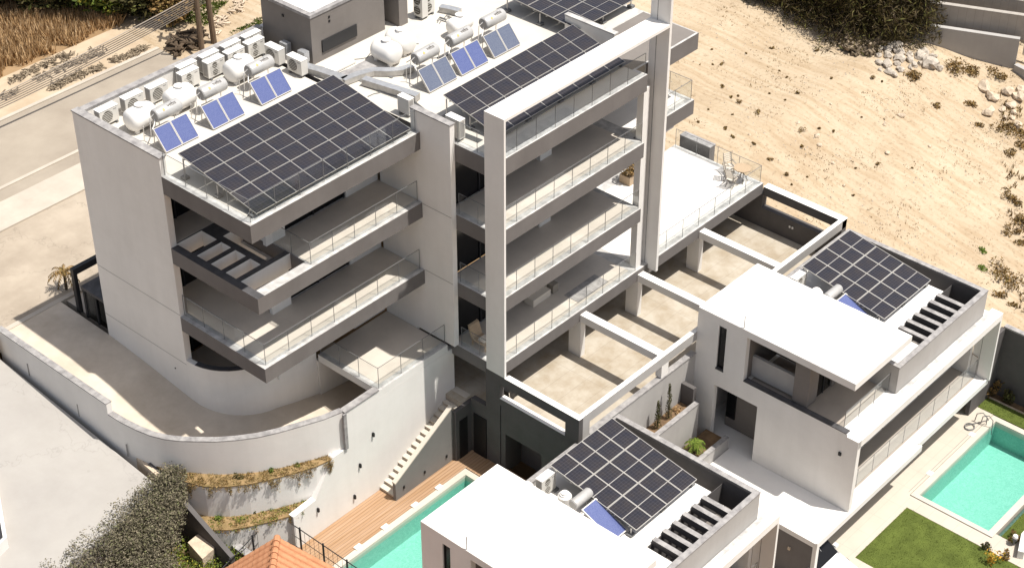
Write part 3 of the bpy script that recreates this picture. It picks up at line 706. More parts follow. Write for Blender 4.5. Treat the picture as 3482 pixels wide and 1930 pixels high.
obj('wall', MB().add([(-3.05,3.9,-9.5),(-2.85,3.9,-9.5),(-2.85,-.6,-9.5),(-3.05,-.6,-9.5),(-3.05,3.9,-4.9),(-2.85,3.9,-4.9),(-2.85,-.6,-7.0),(-3.05,-.6,-7.0)], [(0,1,2,3),(4,5,6,7),(0,4,5,1),(1,5,6,2),(2,6,7,3),(3,7,4,0)]), 'dark_paint', t)  # the dark color stands in for the shadow lying on this wall
t = thing('garden_wall', 'low wall with a mottled gray cap running towards the tiled roof from the lower planter', 'wall', (-2.2, .4, -8))
obj('wall', B(-2.3, -2.1, -.75, 1.2, -9.5, -7.45), 'stone_block', t); obj('coping', B(-2.36, -2.04, -.8, 1.25, -7.45, -7.38), 'coping', t)
# driveway on the left
def zd(x, y): return -4.28-.10*(12.85-y)
dp = [(-80,13.15),(-3.39,13.15),(-3.39,7),(-3.39,2.7),(-6,2.45),(-8.8,2.1),(-14,-3),(-80,-20)]
struct('driveway', MB().prism(dp, [zd(x,y)-1.2 for x, y in dp], [zd(x,y) for x, y in dp]), 'driveway')
struct('lower_garden', B(-9.5, -.3, -14, 3.6, -10, -8.9), 'soil'); struct('garden_bank', B(-5.4, -2.32, -1.6, 2.2, -9.5, -7.9), 'soil')
t = thing('kerb_wall', 'pale low wall at the end of the driveway by the hedge', 'wall', (-3.2, 3, -5.6))
obj('wall', MB().pathwall([(-3.1,4.6),(-3.2,3.3),(-3.25,2.75)], .15, -6.2, -5.0), 'stone_block', t); obj('wall', MB().pathwall([(-3.15,2.75),(-3.6,2.5),(-4.0,2.45)], .18, -6.2, -5.35), 'stone_block', t)
# lower deck, pool 1
struct('deck', B(-.3, 8.72, -2.86, -1.161, -8.5, -8.20), 'deck_wood')
struct('deck', B(7.62, 8.72, -8.4, -2.861, -8.5, -8.201), 'deck_wood')
def pool(x0, x1, y0, y1, z, cop, depth, name, cm='pool_coping'):
    pb = MB(); c = cop
    pb.box(x0-c, x1+c, y1, y1+c, z-.3, z).box(x0-c, x1+c, y0-c, y0, z-.3, z).box(x0-c, x0, y0, y1, z-.3, z).box(x1, x1+c, y0, y1, z-.3, z)
    struct('pool_coping', pb, cm)
    q = MB(); b = z-depth
    q.box(x0-.1, x1+.1, y0-.1, y1+.1, b-.1, b).box(x0-.1, x0, y0-.1, y1+.1, b, z-.3).box(x1, x1+.1, y0-.1, y1+.1, b, z-.3).box(x0, x1, y0-.1, y0, b, z-.3).box(x0, x1, y1, y1+.1, b, z-.3)
    struct('pool_basin', q, 'pool_liner')
    struct('pool_water', MB().quad((x0,y0,z-.14),(x1,y0,z-.14),(x1,y1,z-.14),(x0,y1,z-.14)), 'pool_water', recalc=False)
pool(-9, 7.30, -6.6, -3.16, -8.20, .28, 1.15, 'pool')
struct('pool_deck', B(-9.3, 8.72, -8.4, -6.881, -8.5, -8.2), 'paving')
for i, x in enumerate((1.4, 2.9, 4.6, 6.0)):
    t = thing('pool_light', 'small white cover plate on the edge of the narrow pool beside the wooden deck', 'cover plate', (x, -2.9, -8.2), 'white plates along the narrow pool'); obj('plate', B(x-.16, x+.16, -2.98, -2.78, -8.196, -8.15), 'tank_white', t)
# outdoor stairs
st = thing('outdoor_stairs', 'outdoor stone staircase climbing along the bright white retaining wall', 'stairs', (6, -1.7, -8.2))
n = 17; sbm = MB()
for k in range(n):
    x = 4.35+.27*k; z = -8.2+(2.6/n)*(k+1); sbm.box(x, x+.27 if k < n-1 else 8.95, -1.97, -1.162, -8.6, z-.05); sbm.box(x-.03, x+.27, -1.98, -1.163, z-.05, z, 1)
obj('steps', sbm, ['stone_block', 'pool_coping'], st)
obj('side_wall', MB().xz([(4.28,-8.6),(7.66,-8.6),(7.66,-5.42),(4.28,-7.32)], -2.14, -1.981), 'mid_gray', st)
obj('coping', MB().xz([(4.26,-7.319),(7.66,-5.419),(7.66,-5.35),(4.26,-7.25)], -2.16, -1.96), 'pool_coping', st)
lb = MB()
for x in (4.7, 5.9, 7.2): lb.box(x, x+.07, -2.19, -2.141, -7.8, -7.68)
obj('wall_lamp', lb, 'black', st)
# passage and recess beyond the stairs
cp = thing('carport', 'open concrete carport with long white beams and square pillars in front of the apartment block', 'carport', (16, -4, -5.6))
def cpart(name, mb, m, par=cp): return obj(name, mb, m, par)
ZB, ZC = -3.40, -5.61
cpart('floor', MB().box(8.87, 27.36, -7.79, 1.35, ZC-.25, ZC).box(8.30, 8.869, -2.09, 1.35, ZC-.25, ZC), 'carport_floor')
sw = MB()
sw.box(8.62, 8.86, -3.89, -3.12, ZC-2.6, ZB-.48).box(8.62, 8.86, -3.119, -2.3, ZC-2.6, -5.4).box(8.62, 8.86, -8.0, -7.31, -4.55, ZB-.48).box(8.62, 8.86, -8.0, -3.12, ZB-.479, ZB)
sw.box(8.62, 8.86, -8.0, -3.891, -4.9, -4.55).box(8.62, 8.86, -4.18, -3.94, -8.5, -4.901).box(8.62, 8.86, -8.0, -6.12, -8.5, -4.901).box(8.62, 8.86, -6.119, -4.181, -6.28, -4.901)
cpart('side_wall', sw, 'dark_paint')
cpart('coping', MB().box(8.60, 8.88, -8.02, -4.15, ZB+.001, ZB+.012), 'white_roof')
cpart('sill', MB().box(8.60, 8.88, -7.30, -3.9, -4.549, -4.53), 'white_roof')
cpart('opening', MB().box(8.75, 8.86, -3.939, -3.75, -8.2, -6.26), 'black'); cpart('garage_recess', MB().box(9.6, 9.7, -6.12, -4.18, -8.4, -6.2).box(8.9, 9.6, -6.3, -6.13, -8.4, -6.2).box(8.87, 9.6, -4.17, -4.1, -8.4, -6.2), 'dark_paint')
cpart('side_wall', MB().box(7.66, 8.86, -2.299, -2.1, -8.5, -5.62), 'dark_paint')
cpart('door', MB().box(7.88, 8.35, -2.33, -2.301, -8.2, -6.2), 'black'); cpart('door', MB().box(8.58, 8.619, -3.15, -2.45, -8.2, -6.1), 'black')
# front wall with opening, posts, beam
cpart('front_beam', MB().box(8.861, 27.359, -8.0, -7.79, ZB-.46, ZB, 0, 1), ['light_gray', 'white_roof'])
cpart('front_wall', MB().box(9.28, 16.2, -8.0, -7.791, -9, -4.56), 'light_gray'); cpart('coping', MB().box(9.29, 16.18, -8.03, -7.77, -4.559, -4.50), 'coping')
cpart('post', MB().box(8.861, 9.279, -8.0, -7.6, -9, ZB-.461), 'light_gray'); cpart('post', MB().box(13.85, 14.3, -8.0, -7.7, -4.49, ZB-.461), 'white_plaster')
for x in (13.84, 17.68, 22.08):
    cpart('beam', MB().box(x, x+.38, -7.789, -3.691, ZB-.36, ZB), 'white_plaster')
    cpart('pillar', MB().box(x, x+.30, -3.74, -3.1, ZC, ZB-.361), 'white_plaster')
rs = MB().box(27.0, 27.36, -8.0, -3.69, ZB-.46, ZB).box(27.0, 27.36, -8.0, -7.4, -4.55, ZB-.461).box(27.0, 27.36, -3.69, 1.4, -7, -3.76).box(27.0, 27.36, -8.0, -3.691, -9, -4.55)
cpart('side_wall', rs, 'dark_paint'); cpart('coping', MB().box(26.98, 27.38, -8.02, -3.7, ZB+.001, ZB+.012), 'white_roof')
cpart('back_wall', MB().box(8.3, 27.0, 1.0, 1.2, ZC, -3.77), 'gray_paint')
so_ = MB()
for y in (-5.5, -5.35): so_.box(26.97, 26.999, y, y+.08, -4.95, -4.85)
cpart('wall_socket', so_, 'tank_white')
# planters stepping down in front of the carport
t = thing('planter_box', 'white stepped planter with slim dark cypresses below the carport front wall', 'planter', (14.2, -8.4, -8.5))
obj('wall', MB().box(12.6, 15.5, -8.84, -8.66, -9, -6.36).box(12.6, 12.78, -8.659, -8.0, -9, -6.36), 'light_gray', t); obj('coping', MB().box(12.6, 15.5, -8.86, -8.64, -6.36, -6.30), 'coping', t); obj('soil', B(12.78, 15.5, -8.66, -8.0, -9, -6.6), 'soil', t)
obj('wall', B(15.3, 15.5, -8.639, -8.0, -9, -5.6), 'dark_paint', t)
t = thing('planter_box', 'lower white planter holding a bright green shrub by the villa doorway', 'planter', (14.8, -9.5, -8.5))
obj('wall', MB().box(13.3, 16.1, -10.05, -9.87, -9, -7.93).box(13.3, 13.48, -9.869, -8.841, -9, -7.93), 'light_gray', t); obj('coping', B(13.3, 16.1, -10.07, -9.85, -7.93, -7.88), 'coping', t); obj('soil', B(13.48, 16.15, -9.86, -8.85, -9, -8.15), 'soil', t)
# ================================================================== VILLAS
def villa(label):
    vl = thing('villa', label, 'villa', (16.19, -8.0, -8.53))
    X0, ZL = 16.19, -8.53
    def p(name, mb, m, par=vl): return obj(name, mb, m, par)
    ur = p('upper_roof', MB().box(X0, 20.3, -15.49, -7.98, -2.5, -2.17), ['white_plaster'])
    p('roof_deck', B(X0+.02, 20.28, -15.47, -8.0, -2.169, -2.16), 'white_roof', ur)
    p('roof_ridge', MB().box(19.86, 19.97, -15.3, -9.0, -2.159, -2.13), 'white_plaster', ur)
    p('vent_pipe', MB().tube([(X0+.05,-10.2,-2.16),(X0+.05,-10.2,-1.55)], .022), 'ac_side', ur)
    # long side wall with its openings
    wl = MB(); x1 = X0+.25
    def ws(y0, y1, z0, z1): wl.box(X0, x1, y0, y1, z0, z1)
    ws(-9.04, -7.98, ZL, -2.501); ws(-9.42, -9.041, -5.65, -4.75); ws(-9.42, -9.041, -2.58, -2.501)
    ws(-10.42, -9.421, -5.65, -2.501); ws(-11.22, -10.421, -5.65, -4.75); ws(-12.85, -11.221, ZL-.3, -4.75)
    ws(-15.44, -12.851, ZL-.3, -4.74)
    p('wall', wl, 'white_plaster')
    p('blade_wall', MB().box(X0-.012, X0+.22, -15.98, -15.441, ZL, -4.84), 'white_plaster')
    sl_ = p('window', B(X0+.1, X0+.13, -9.419, -9.042, -4.74, -2.59), 'glass_dark')
    p('frame', MB().box(X0+.06, X0+.099, -9.419, -9.38, -4.74, -2.59).box(X0+.06, X0+.099, -9.08, -9.043, -4.74, -2.59), 'frame_dark', sl_)
    p('sill', B(X0-.03, X0+.2, -9.43, -9.03, -4.80, -4.741), 'dark_stone', sl_)
    # upper storey: loggia with parapet, corner room, front balcony
    p('loggia_parapet', B(16.75, 16.9, -12.59, -10.421, -4.75, -3.75), 'light_gray')
    p('wall', MB().box(x1+.001, 18.6, -10.42, -10.2, -4.75, -2.501).box(18.6, 18.8, -12.85, -10.2, -4.75, -2.501), 'block_paint')
    p('wall', MB().box(16.5, 16.75, -13.3, -12.6, -4.75, -2.501).box(16.751, 17.2, -13.3, -13.1, -4.75, -2.501).box(17.2, 18.3, -13.3, -13.1, -2.9, -2.501).box(18.3, 20.29, -13.3, -13.1, -4.75, -2.501), 'block_paint')
    uw = p('window', B(17.2, 18.3, -13.22, -13.19, -4.75, -2.9), 'window_glass'); p('frame', B(17.72, 17.76, -13.26, -13.221, -4.75, -2.9), 'frame_dark', uw)
    p('upper_floor', MB().box(x1+.002, 27.3, -13.86, -8.1, -5.2, -4.9).box(x1+.002, 21.95, -15.43, -13.861, -5.2, -4.9).box(21.951, 27.3, -15.43, -15.2, -5.2, -4.9), ['white_plaster'])
    p('light_well', MB().box(21.96, 26.7, -15.19, -13.87, -5.3, -5.22).box(21.96, 22.0, -15.18, -13.88, -5.219, -3.9).box(21.96, 26.6, -13.88, -13.861, -5.219, -3.85), 'dark_paint')  # dark sheets stand in for the shade of a deeper opening below the slats
    p('floor', B(x1+.01, 20.2, -15.0, -10.5, -4.899, -4.885), 'balcony_tile')
    p('stone_sill', B(X0-.01, x1+.02, -15.40, -10.43, -4.739, -4.70), 'dark_stone')
    # lower roof with parapet, PV strip, pergola
    pr = MB()
    pr.box(26.64, 26.84, -15.42, -8.42, -4.9, -3.58).box(19.79, 26.639, -15.42, -15.22, -4.9, -3.58).box(19.79, 19.99, -15.219, -14.0, -4.9, -3.58).box(20.31, 26.639, -8.62, -8.42, -4.9, -3.58)
    pt = p('parapet', pr, 'light_gray')
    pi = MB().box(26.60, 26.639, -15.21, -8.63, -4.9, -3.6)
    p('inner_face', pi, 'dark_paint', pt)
    cm = MB().box(26.62, 26.86, -15.44, -8.40, -3.58, -3.53).box(19.77, 26.619, -15.44, -15.20, -3.58, -3.53).box(19.77, 20.01, -15.199, -14.6, -3.58, -3.53).box(20.31, 26.619, -8.64, -8.40, -3.58, -3.53)
    p('coping', cm, 'coping', pt)
    lr = p('lower_roof', MB().box(20.301, 25.9, -13.85, -8.63, -4.9, -3.83), 'white_plaster'); p('roof_deck', B(20.32, 25.88, -13.82, -8.65, -3.829, -3.82), 'white_roof', lr)
    p('lower_roof', MB().box(20.0, 21.94, -15.2, -13.851, -4.2, -3.83), 'white_roof')
    for k in range(6):
        x = 22.22+.60*k; p('pergola_slat', B(x, x+.22, -15.21, -13.86, -3.95, -3.66, 0, 1), ['dark_paint', 'coping'])
    p('wall', B(20.31, 26.59, -13.84, -13.7, -8.5, -4.91) if False else B(21.0, 26.5, -13.6, -13.4, -8.4, -5.21), 'gray_paint')
    # front frame: beam, end blade, ledge, lower storey
    p('frame_beam', MB().box(X0, 27.56, -15.98, -15.441, -5.22, -4.86), ['white_plaster'])
    p('beam_top', B(X0+.23, 27.55, -15.97, -15.66, -4.859, -4.85), 'white_roof'); p('gravel_strip', B(19.8, 27.4, -15.66, -15.445, -4.859, -4.852), 'edge_coping')
    bl = p('blade_wall', MB().box(27.44, 27.56, -15.98, -15.0, ZL, -5.221), 'white_plaster')
    p('groove', B(27.43, 27.45, -15.36, -15.34, ZL, -5.23), 'coping', bl)
    p('wall', B(27.2, 27.43, -14.99, -8.0, -9.5, -4.91), 'white_plaster')
    p('wall', B(x1+.003, 27.19, -14.1, -13.9, ZL, -5.21), 'block_paint')
    lw = p('window', B(17.3, 21.6, -14.16, -14.101, ZL, -6.1), 'glass_dark')
    p('floor', B(16.5, 27.2, -15.42, -14.25, ZL+.003, ZL+.015), 'balcony_tile')
    fr = MB()
    for x in (17.3, 18.7, 20.1, 21.5): fr.box(x, x+.1, -14.22, -14.161, ZL, -6.1)
    p('frame', fr, 'frame_dark', lw)
    lw = p('window', B(22.6, 26.4, -14.16, -14.101, ZL, -6.1), 'glass_dark'); p('frame', MB().box(24.4, 24.5, -14.22, -14.161, ZL, -6.1), 'frame_dark', lw)
    # doorway bay
    p('wall', MB().box(17.3, 17.5, -11.3, -9.0, ZL, -5.65).box(x1+.001, 17.3, -11.25, -11.221, ZL, -5.65), 'block_paint')
    p('soffit', B(x1+.004, 17.5, -11.22, -9.04, -5.649, -5.6), 'white_plaster')
    p('door', B(17.24, 17.299, -11.2, -10.7, ZL, -5.75), 'frame_dark'); dw = p('window', B(17.24, 17.299, -9.5, -9.05, -8.0, -5.75), 'glass_dark')
    p('back_wall', B(X0+.26, 27.3, -8.1, -7.98, -9, -4.91), 'white_plaster')
    p('wall_lamp', B(X0-.06, X0-.001, -15.3, -15.18, -5.9, -5.75), 'black')
    railing([(16.5,-15.08),(19.75,-15.08)], -4.88, .9, vl, 1.0)
    railing([(16.5,-15.36),(27.3,-15.36)], ZL+.001, .95, vl, 1.2)
    # podium slab
    return vl
v2 = villa('white flat-roofed villa on the right with a blank side wall above the larger pool')
v1 = dup(v2); v1.location = Vector((16.19-15.77, -8.0+.54, -8.53-1.07))
v1['label'] = 'white villa at the bottom edge beside the narrow pool, mostly only its roofs in view'
v2['group'] = v1['group'] = 'white villas with solar roofs'
pd = thing('podium_slab', 'wide white ground slab carrying the right villa above the garden, open underneath', 'slab', (20, -13, -11))
obj('slab', MB().box(13.8, 16.189, -16.09, -10.06, -8.80, -8.55).box(16.19, 21.68, -16.09, -15.45, -8.80, -8.55).box(16.19, 27.56, -15.449, -8.1, -8.80, -8.55).box(21.681, 27.56, -15.90, -15.45, -8.80, -8.55), 'white_plaster', pd)
obj('paving_sheet', MB().box(13.84, 21.66, -16.05, -15.46, -8.549, -8.54).box(13.84, 16.18, -15.459, -10.08, -8.549, -8.54).box(16.2, 27.5, -15.459, -14.1, -8.549, -8.54), 'white_roof', pd)
obj('wall', MB().box(13.82, 14.02, -15.9, -10.0, -11.2, -8.801).box(14.03, 27.4, -13.2, -13.0, -11.2, -8.801), 'gray_paint', pd)
obj('upstand', MB().box(13.8, 21.68, -16.09, -16.02, -8.549, -8.50).box(21.69, 27.43, -15.9, -15.83, -8.549, -8.5), 'white_plaster', pd)
obj('post', B(13.8, 14.0, -16.08, -15.901, -11.2, -8.801), 'white_plaster', pd)
obj('wall_lamp', B(13.76, 13.819, -14.9, -14.8, -9.6, -9.45), 'stone_block', pd)
# roof equipment of each villa, repeated with the villa's own offset
OFF1 = Vector((-15.77, .54, -1.07))
for wh, dv in (('right', Vector((0,0,0))), ('bottom', OFF1)):
    RACKZ = -3.82+dv.z
    vname = 'right villa' if wh == 'right' else 'bottom edge villa'
    pv_array(22.0+dv.x, .925, -13.30+dv.y, -3.42+dv.z, -9.10+dv.y, -2.72+dv.z, 3, 4, 'twelve-panel solar array with bright frames on the lower roof of the '+vname, .022)
    t = thing('solar_water_heater', 'small solar water heater half hidden by the upper roof of the '+vname, 'solar water heater', (21.5+dv.x, -11.4+dv.y, RACKZ), 'villa solar water heaters')
    q = lambda x, y, z: Vector((x, y, z))+dv
    obj('cylinder', MB().lathe(q(21.15,-10.95,-3.02), (1,0,0), [(0,0),(0,.17),(.04,.21),(.95,.21),(1.0,.17),(1.0,0)], 24), 'steel', t, smooth=True)
    a, b = q(0,-12.85,-3.72), q(0,-11.3,-3.10); d = (b-a); ln = d.length; d.normalize(); nn = Vector((0,-d.z,d.y))
    c = (a+b)/2; c.x = 21.64+dv.x
    co = obj('collector', MB().obox(c+nn*.03, (.38,0,0), d*(ln/2-.04), nn*.02), 'collector_blue', t)
    fb = MB()
    for s in (-1, 1): fb.obox(c+Vector((s*.4,0,0))+nn*.03, (.02,0,0), d*(ln/2), nn*.035); fb.obox(c+d*(s*(ln/2-.02))+nn*.03, (.379,0,0), d*.02, nn*.034)
    obj('frame', fb, 'alu', co)
    sb_ = MB()
    for x in (21.3, 21.95): sb_.tube([q(x,-11.3,-3.12), q(x,-11.25,-3.82)], .02); sb_.tube([q(x+.05,-10.95,-3.2), q(x+.05,-10.95,-3.82)], .02)
    obj('stand', sb_, 'alu', t)
    a1 = ac(21.25+dv.x, -9.38+dv.y, 'pale air conditioner in the gap beside the solar panels of the '+vname, 2, w=.8, h=.8, d=.32, zb=-3.80+dv.z)
    a1 = ac(20.6+dv.x, -9.0+dv.y, 'air conditioner in the back corner of the lower roof of the '+vname, 1, w=.6, h=.5, d=.28, zb=-3.80+dv.z)
    t = thing('water_tank', 'small round white water tank beside the steel cylinder of the '+vname, 'water tank', q(21.6,-10.2,-3.82)); bo = obj('body', MB().lathe(q(21.6,-10.2,-3.80), (0,0,1), [(0,.0),(0,.26),(.5,.27),(.56,.2),(.6,.2),(.62,.0)], 20), 'tank_white', t, smooth=True); obj('lid', MB().lathe(q(21.6,-10.2,-3.18), (0,0,1), [(0,.15),(.04,.15),(.05,0)], 16), 'tank_white', bo)
# ================================================================== GARDEN OF THE RIGHT VILLA
struct('paving', MB().box(12.5, 21.3, -16.42, -14.0, -11.3, -11.0).box(21.301, 28.4, -16.1, -14.0, -11.3, -11.0).box(20.52, 21.3, -21.6, -16.421, -11.3, -11.0).box(21.301, 21.59, -21.6, -20.06, -11.3, -11.0).box(21.591, 24.6, -21.6, -20.96, -11.3, -11.0).box(11.5, 16.5, -27, -16.421, -11.3, -11.0).box(20.52, 31, -27, -21.601, -11.3, -11.0).box(24.601, 31, -21.6, -20.96, -11.3, -11.0), 'paving')
pool(21.55, 28.07, -19.75, -16.42, -11.0, .30, 1.25, 'pool')
struct('garden_base', MB().box(12, 21.2, -45, -13, -12.5, -11.31).box(21.2, 31, -45, -20.2, -12.5, -11.31).box(21.2, 31, -16.0, -13, -12.5, -11.31).box(28.5, 31, -20.2, -16.0, -12.5, -11.31), 'soil')
def lawn(pts, z, name='lawn'):
    struct(name, MB().prism(pts, z-.3, z), 'lawn')
lawn([(16.501,-16.43),(20.5,-16.43),(20.5,-21.6),(20.5,-27),(16.501,-27)], -11.0)
lawn([(28.42,-20.2),(28.42,-14.6),(29.3,-14.6),(29.5,-20.2)], -10.99)
lawn([(21.6,-20.31),(29.3,-20.31),(29.3,-20.95),(21.6,-20.95)], -10.985)
struct('bed_edge', B(29.3, 29.36, -26, -14.6, -11.3, -10.93), 'stone_block'); struct('planting_bed', B(29.361, 29.8, -26, -14.6, -11.3, -11.02), 'soil')
t = thing('boundary_wall', 'dark boundary wall between the pool garden and the sandy plot', 'wall', (29.9, -20, -11)); obj('wall', B(29.8, 30.0, -45, -15.25, -11.3, -7.3), 'dark_paint', t); obj('wall', B(27.57, 29.799, -15.3, -15.1, -11.3, -7.3), 'dark_paint', t); obj('coping', B(29.77, 30.03, -45, -15.2, -7.299, -7.22), 'coping', t)
t = thing('white_wall', 'white coped wall at the bottom right corner of the pool garden', 'wall', (21.6, -22, -11)); obj('wall', MB().pathwall([(20.9,-21.4),(21.9,-21.0),(24,-21.0)], -.25, -11.3, -10.6), 'white_plaster', t)
t = thing('garden_lamp', 'small dark garden lamp with a white top in the bottom right corner', 'garden lamp', (21.5, -20.9, -11)); obj('body', MB().lathe((21.5,-20.93,-11), (0,0,1), [(0,.05),(.3,.05),(.3,.11),(.42,.11),(.43,0)], 12), 'hose', t); obj('cap', MB().lathe((21.5,-20.93,-10.57), (0,0,1), [(0,.12),(.1,.1),(.14,0)], 12), 'tank_white', t)
for x, y in ((23.05,-16.03),(26.55,-16.09)):
    t = thing('skimmer_lid', 'square white lid let into the paving along the larger pool', 'lid', (x,y,-11), 'white lids beside the larger pool'); obj('lid', B(x-.14, x+.14, y-.12, y+.12, -10.998, -10.985), 'tank_white', t)
struct('drain_line', MB().box(21.4, 27.6, -15.98, -15.965, -10.999, -10.994), 'hose')
t = thing('pool_ladder', 'bent metal pool ladder rails at the far corner of the larger pool', 'pool ladder', (27.6, -16.3, -11))
lb = MB()
for y in (-16.05, -15.75): lb.tube([(27.55,y-.5,-11.4),(27.55,y-.45,-10.6),(27.5,y-.25,-10.4),(27.45,y,-10.55),(27.45,y+.05,-11.0)], .022)
obj('rail', lb, 'hose', t)
t = thing('garden_hose', 'thin coiled hose lying by the far end of the larger pool', 'hose', (27.3,-15.9,-11)); obj('coil', MB().tube([(26.9+.28*math.cos(a*.7)*(1-.01*a), -15.75+.22*math.sin(a*.7), -10.97+.002*a) for a in range(22)]+[(27.9,-16.15,-10.97),(28.1,-15.9,-10.97)], .018), 'hose', t)
# white car under the edge of the podium
def car():
    t = thing('parked_car', 'white car parked at the corner of the podium, only its rounded roof and windscreen showing', 'car', (15, -16.6, -11))
    P = lambda u, a, b: (14.72+a, -17.2+u, -11+b)
    prof = [(0,.35,.72),(.1,.62,.80),(.9,.80,.84),(1.0,.84,.84),(1.55,1.36,.66),(1.9,1.46,.64),(3.0,1.47,.64),(3.5,1.38,.66),(3.95,.95,.82),(4.1,.85,.8),(4.2,.5,.74)]
    mb = MB(); rings = []
    for u, h, hw in prof:
        low = .25
        sec = [(-hw-.0, low), (-.86 if h > .6 else -hw, .55 if h > .6 else h), (-hw*1.0, min(h, .86)-.02), (-hw*.92, h-.08), (-hw*.6, h), (0, h+.03), (hw*.6, h), (hw*.92, h-.08), (hw, min(h,.86)-.02), (.86 if h > .6 else hw, .55 if h > .6 else h), (hw, low)]
        rings.append([P(u, a, b) for a, b in sec])
    n = len(rings[0])
    for r in rings: mb.v += r
    for i in range(len(rings)-1):
        for k in range(n-1): mb.f.append([i*n+k, i*n+k+1, (i+1)*n+k+1, (i+1)*n+k]); mb.mi.append(0)
    mb.f.append(list(range(n))); mb.mi.append(0); mb.f.append(list(range((len(rings)-1)*n, len(rings)*n))[::-1]); mb.mi.append(0)
    bo = obj('body', mb, 'car_paint', t, smooth=True)
    def pl(name, pts): return obj(name, MB().add([Vector(P(u, a, b)) for u, a, b in pts], [tuple(range(len(pts)))]), 'glass_dark', t, recalc=False)
    pl('windscreen', [(1.04,-.74,.91),(1.04,.74,.91),(1.53,.6,1.37),(1.53,-.6,1.37)])
    pl('rear_window', [(3.55,-.6,1.37),(3.55,.6,1.37),(3.92,.72,1.02),(3.92,-.72,1.02)])
    for s in (-1, 1):
        pl('side_window', [(1.25,s*.83,.93),(3.75,s*.83,.95),(3.4,s*.68,1.36),(1.65,s*.68,1.36)])
        obj('mirror', MB().obox(P(1.3, s*.95, .95), (.09,0,0), (0,.09,0), (0,0,.06)), 'car_paint', t)
        for u in (.75, 3.35):
            wo = obj('wheel', MB().lathe(P(u, s*.86-.1, .32), (1,0,0), [(0,0),(0,.3),(.2,.3),(.2,0)], 20), 'black', t)
            obj('rim', MB().lathe(P(u, s*.86-.105, .32), (1,0,0), [(0,0),(0,.19),(.21,.19),(.21,0)], 14), 'alu', wo)
car()
# ================================================================== VEGETATION
def leaves(mb, c, rad, n, size, flat=1.0, up=.3, shell=.55):
    """leaf-sized faces spread through an ellipsoid"""
    for _ in range(n):
        while True:
            d = Vector((rnd.uniform(-1,1), rnd.uniform(-1,1), rnd.uniform(-1,1)))
            if .05 < d.length <= 1: break
        d = d.normalized()*(d.length**shell)
        p = Vector((c[0]+d.x*rad[0], c[1]+d.y*rad[1], c[2]+d.z*rad[2]))
        s = size*rnd.uniform(.6, 1.35)
        a = Vector((rnd.gauss(0,1), rnd.gauss(0,1), rnd.gauss(0,up))).normalized(); b = a.cross(Vector((rnd.gauss(0,1), rnd.gauss(0,1), rnd.gauss(0,1)))).normalized()
        o = len(mb.v); mb.v += [p-a*s, p+b*s*.45*flat, p+a*s, p-b*s*.45*flat]; mb.f.append([o,o+1,o+2,o+3]); mb.mi.append(0)
def crown(c, rad, clumps, per, lsize, csize):
    mb = MB()
    for _ in range(clumps):
        while True:
            d = Vector((rnd.uniform(-1,1), rnd.uniform(-1,1), rnd.uniform(-1,1)))
            if d.length <= 1: break
        d = d.normalized()*d.length**.4
        q = (c[0]+d.x*rad[0], c[1]+d.y*rad[1], c[2]+d.z*rad[2]); k = csize*rnd.uniform(.55, 1.3)
        leaves(mb, q, (k, k, k*.7), per, lsize)
    return mb
def tree(x, y, z, h, r, label, m='leaf_dark', clumps=60, per=70, ls=.16, cs=.75, group=None, low=.12, lean=(0,0)):
    t = thing('tree', label, 'tree', (x, y, z), group)
    tb = MB(); top = Vector((x+lean[0], y+lean[1], z+h*.75))
    tb.tube([(x,y,z-.3),(x+lean[0]*.3,y+lean[1]*.3,z+h*.3),tuple(top)], [.07*r+.08, .05*r+.05, .02], 8)
    for k in range(9):
        a = k*2.4; s = Vector((x+lean[0]*.4, y+lean[1]*.4, z+h*(.25+.05*k))); e = Vector((x+lean[0]*.7+math.cos(a)*r*.7, y+lean[1]*.7+math.sin(a)*r*.7, z+h*(.45+.05*k)))
        tb.tube([tuple(s), tuple((s+e)/2+Vector((0,0,.15))), tuple(e)], [.05*r*.6+.02, .03, .012], 5)
    obj('trunk', tb, 'bark', t)
    obj('crown', crown((x+lean[0]*.7, y+lean[1]*.7, z+h*(.5+low/2)), (r, r, h*(1-low)/2), clumps, per, ls, cs), m, t, recalc=False)
    return t
def pine(x, y, z, h, r, label, group=None, m='leaf_pine', n=84, per=64):
    r *= 1.15
    t = thing('pine_tree', label, 'tree', (x, y, z), group)
    tb = MB().tube([(x,y,z-.3),(x+.1,y,z+h*.5),(x,y+.1,z+h)], [.22,.14,.03], 8); cb = MB()
    for k in range(n):
        f = (k+.5)/n; zz = z+h*(.04+.94*f); rr = r*(1-f)**.75*rnd.uniform(.45, 1.1); a = k*2.399+rnd.uniform(-.3,.3)
        e = Vector((x+math.cos(a)*rr, y+math.sin(a)*rr, zz-.15*rr))
        tb.tube([(x,y,zz), tuple(e)], [.035,.01], 4)
        leaves(cb, (x+math.cos(a)*rr*.72, y+math.sin(a)*rr*.72, zz-.1*rr), (.28*rr+.3,.28*rr+.3,.32), per, .17, .35, 1.2)
    obj('trunk', tb, 'bark', t); obj('crown', cb, m, t, recalc=False)
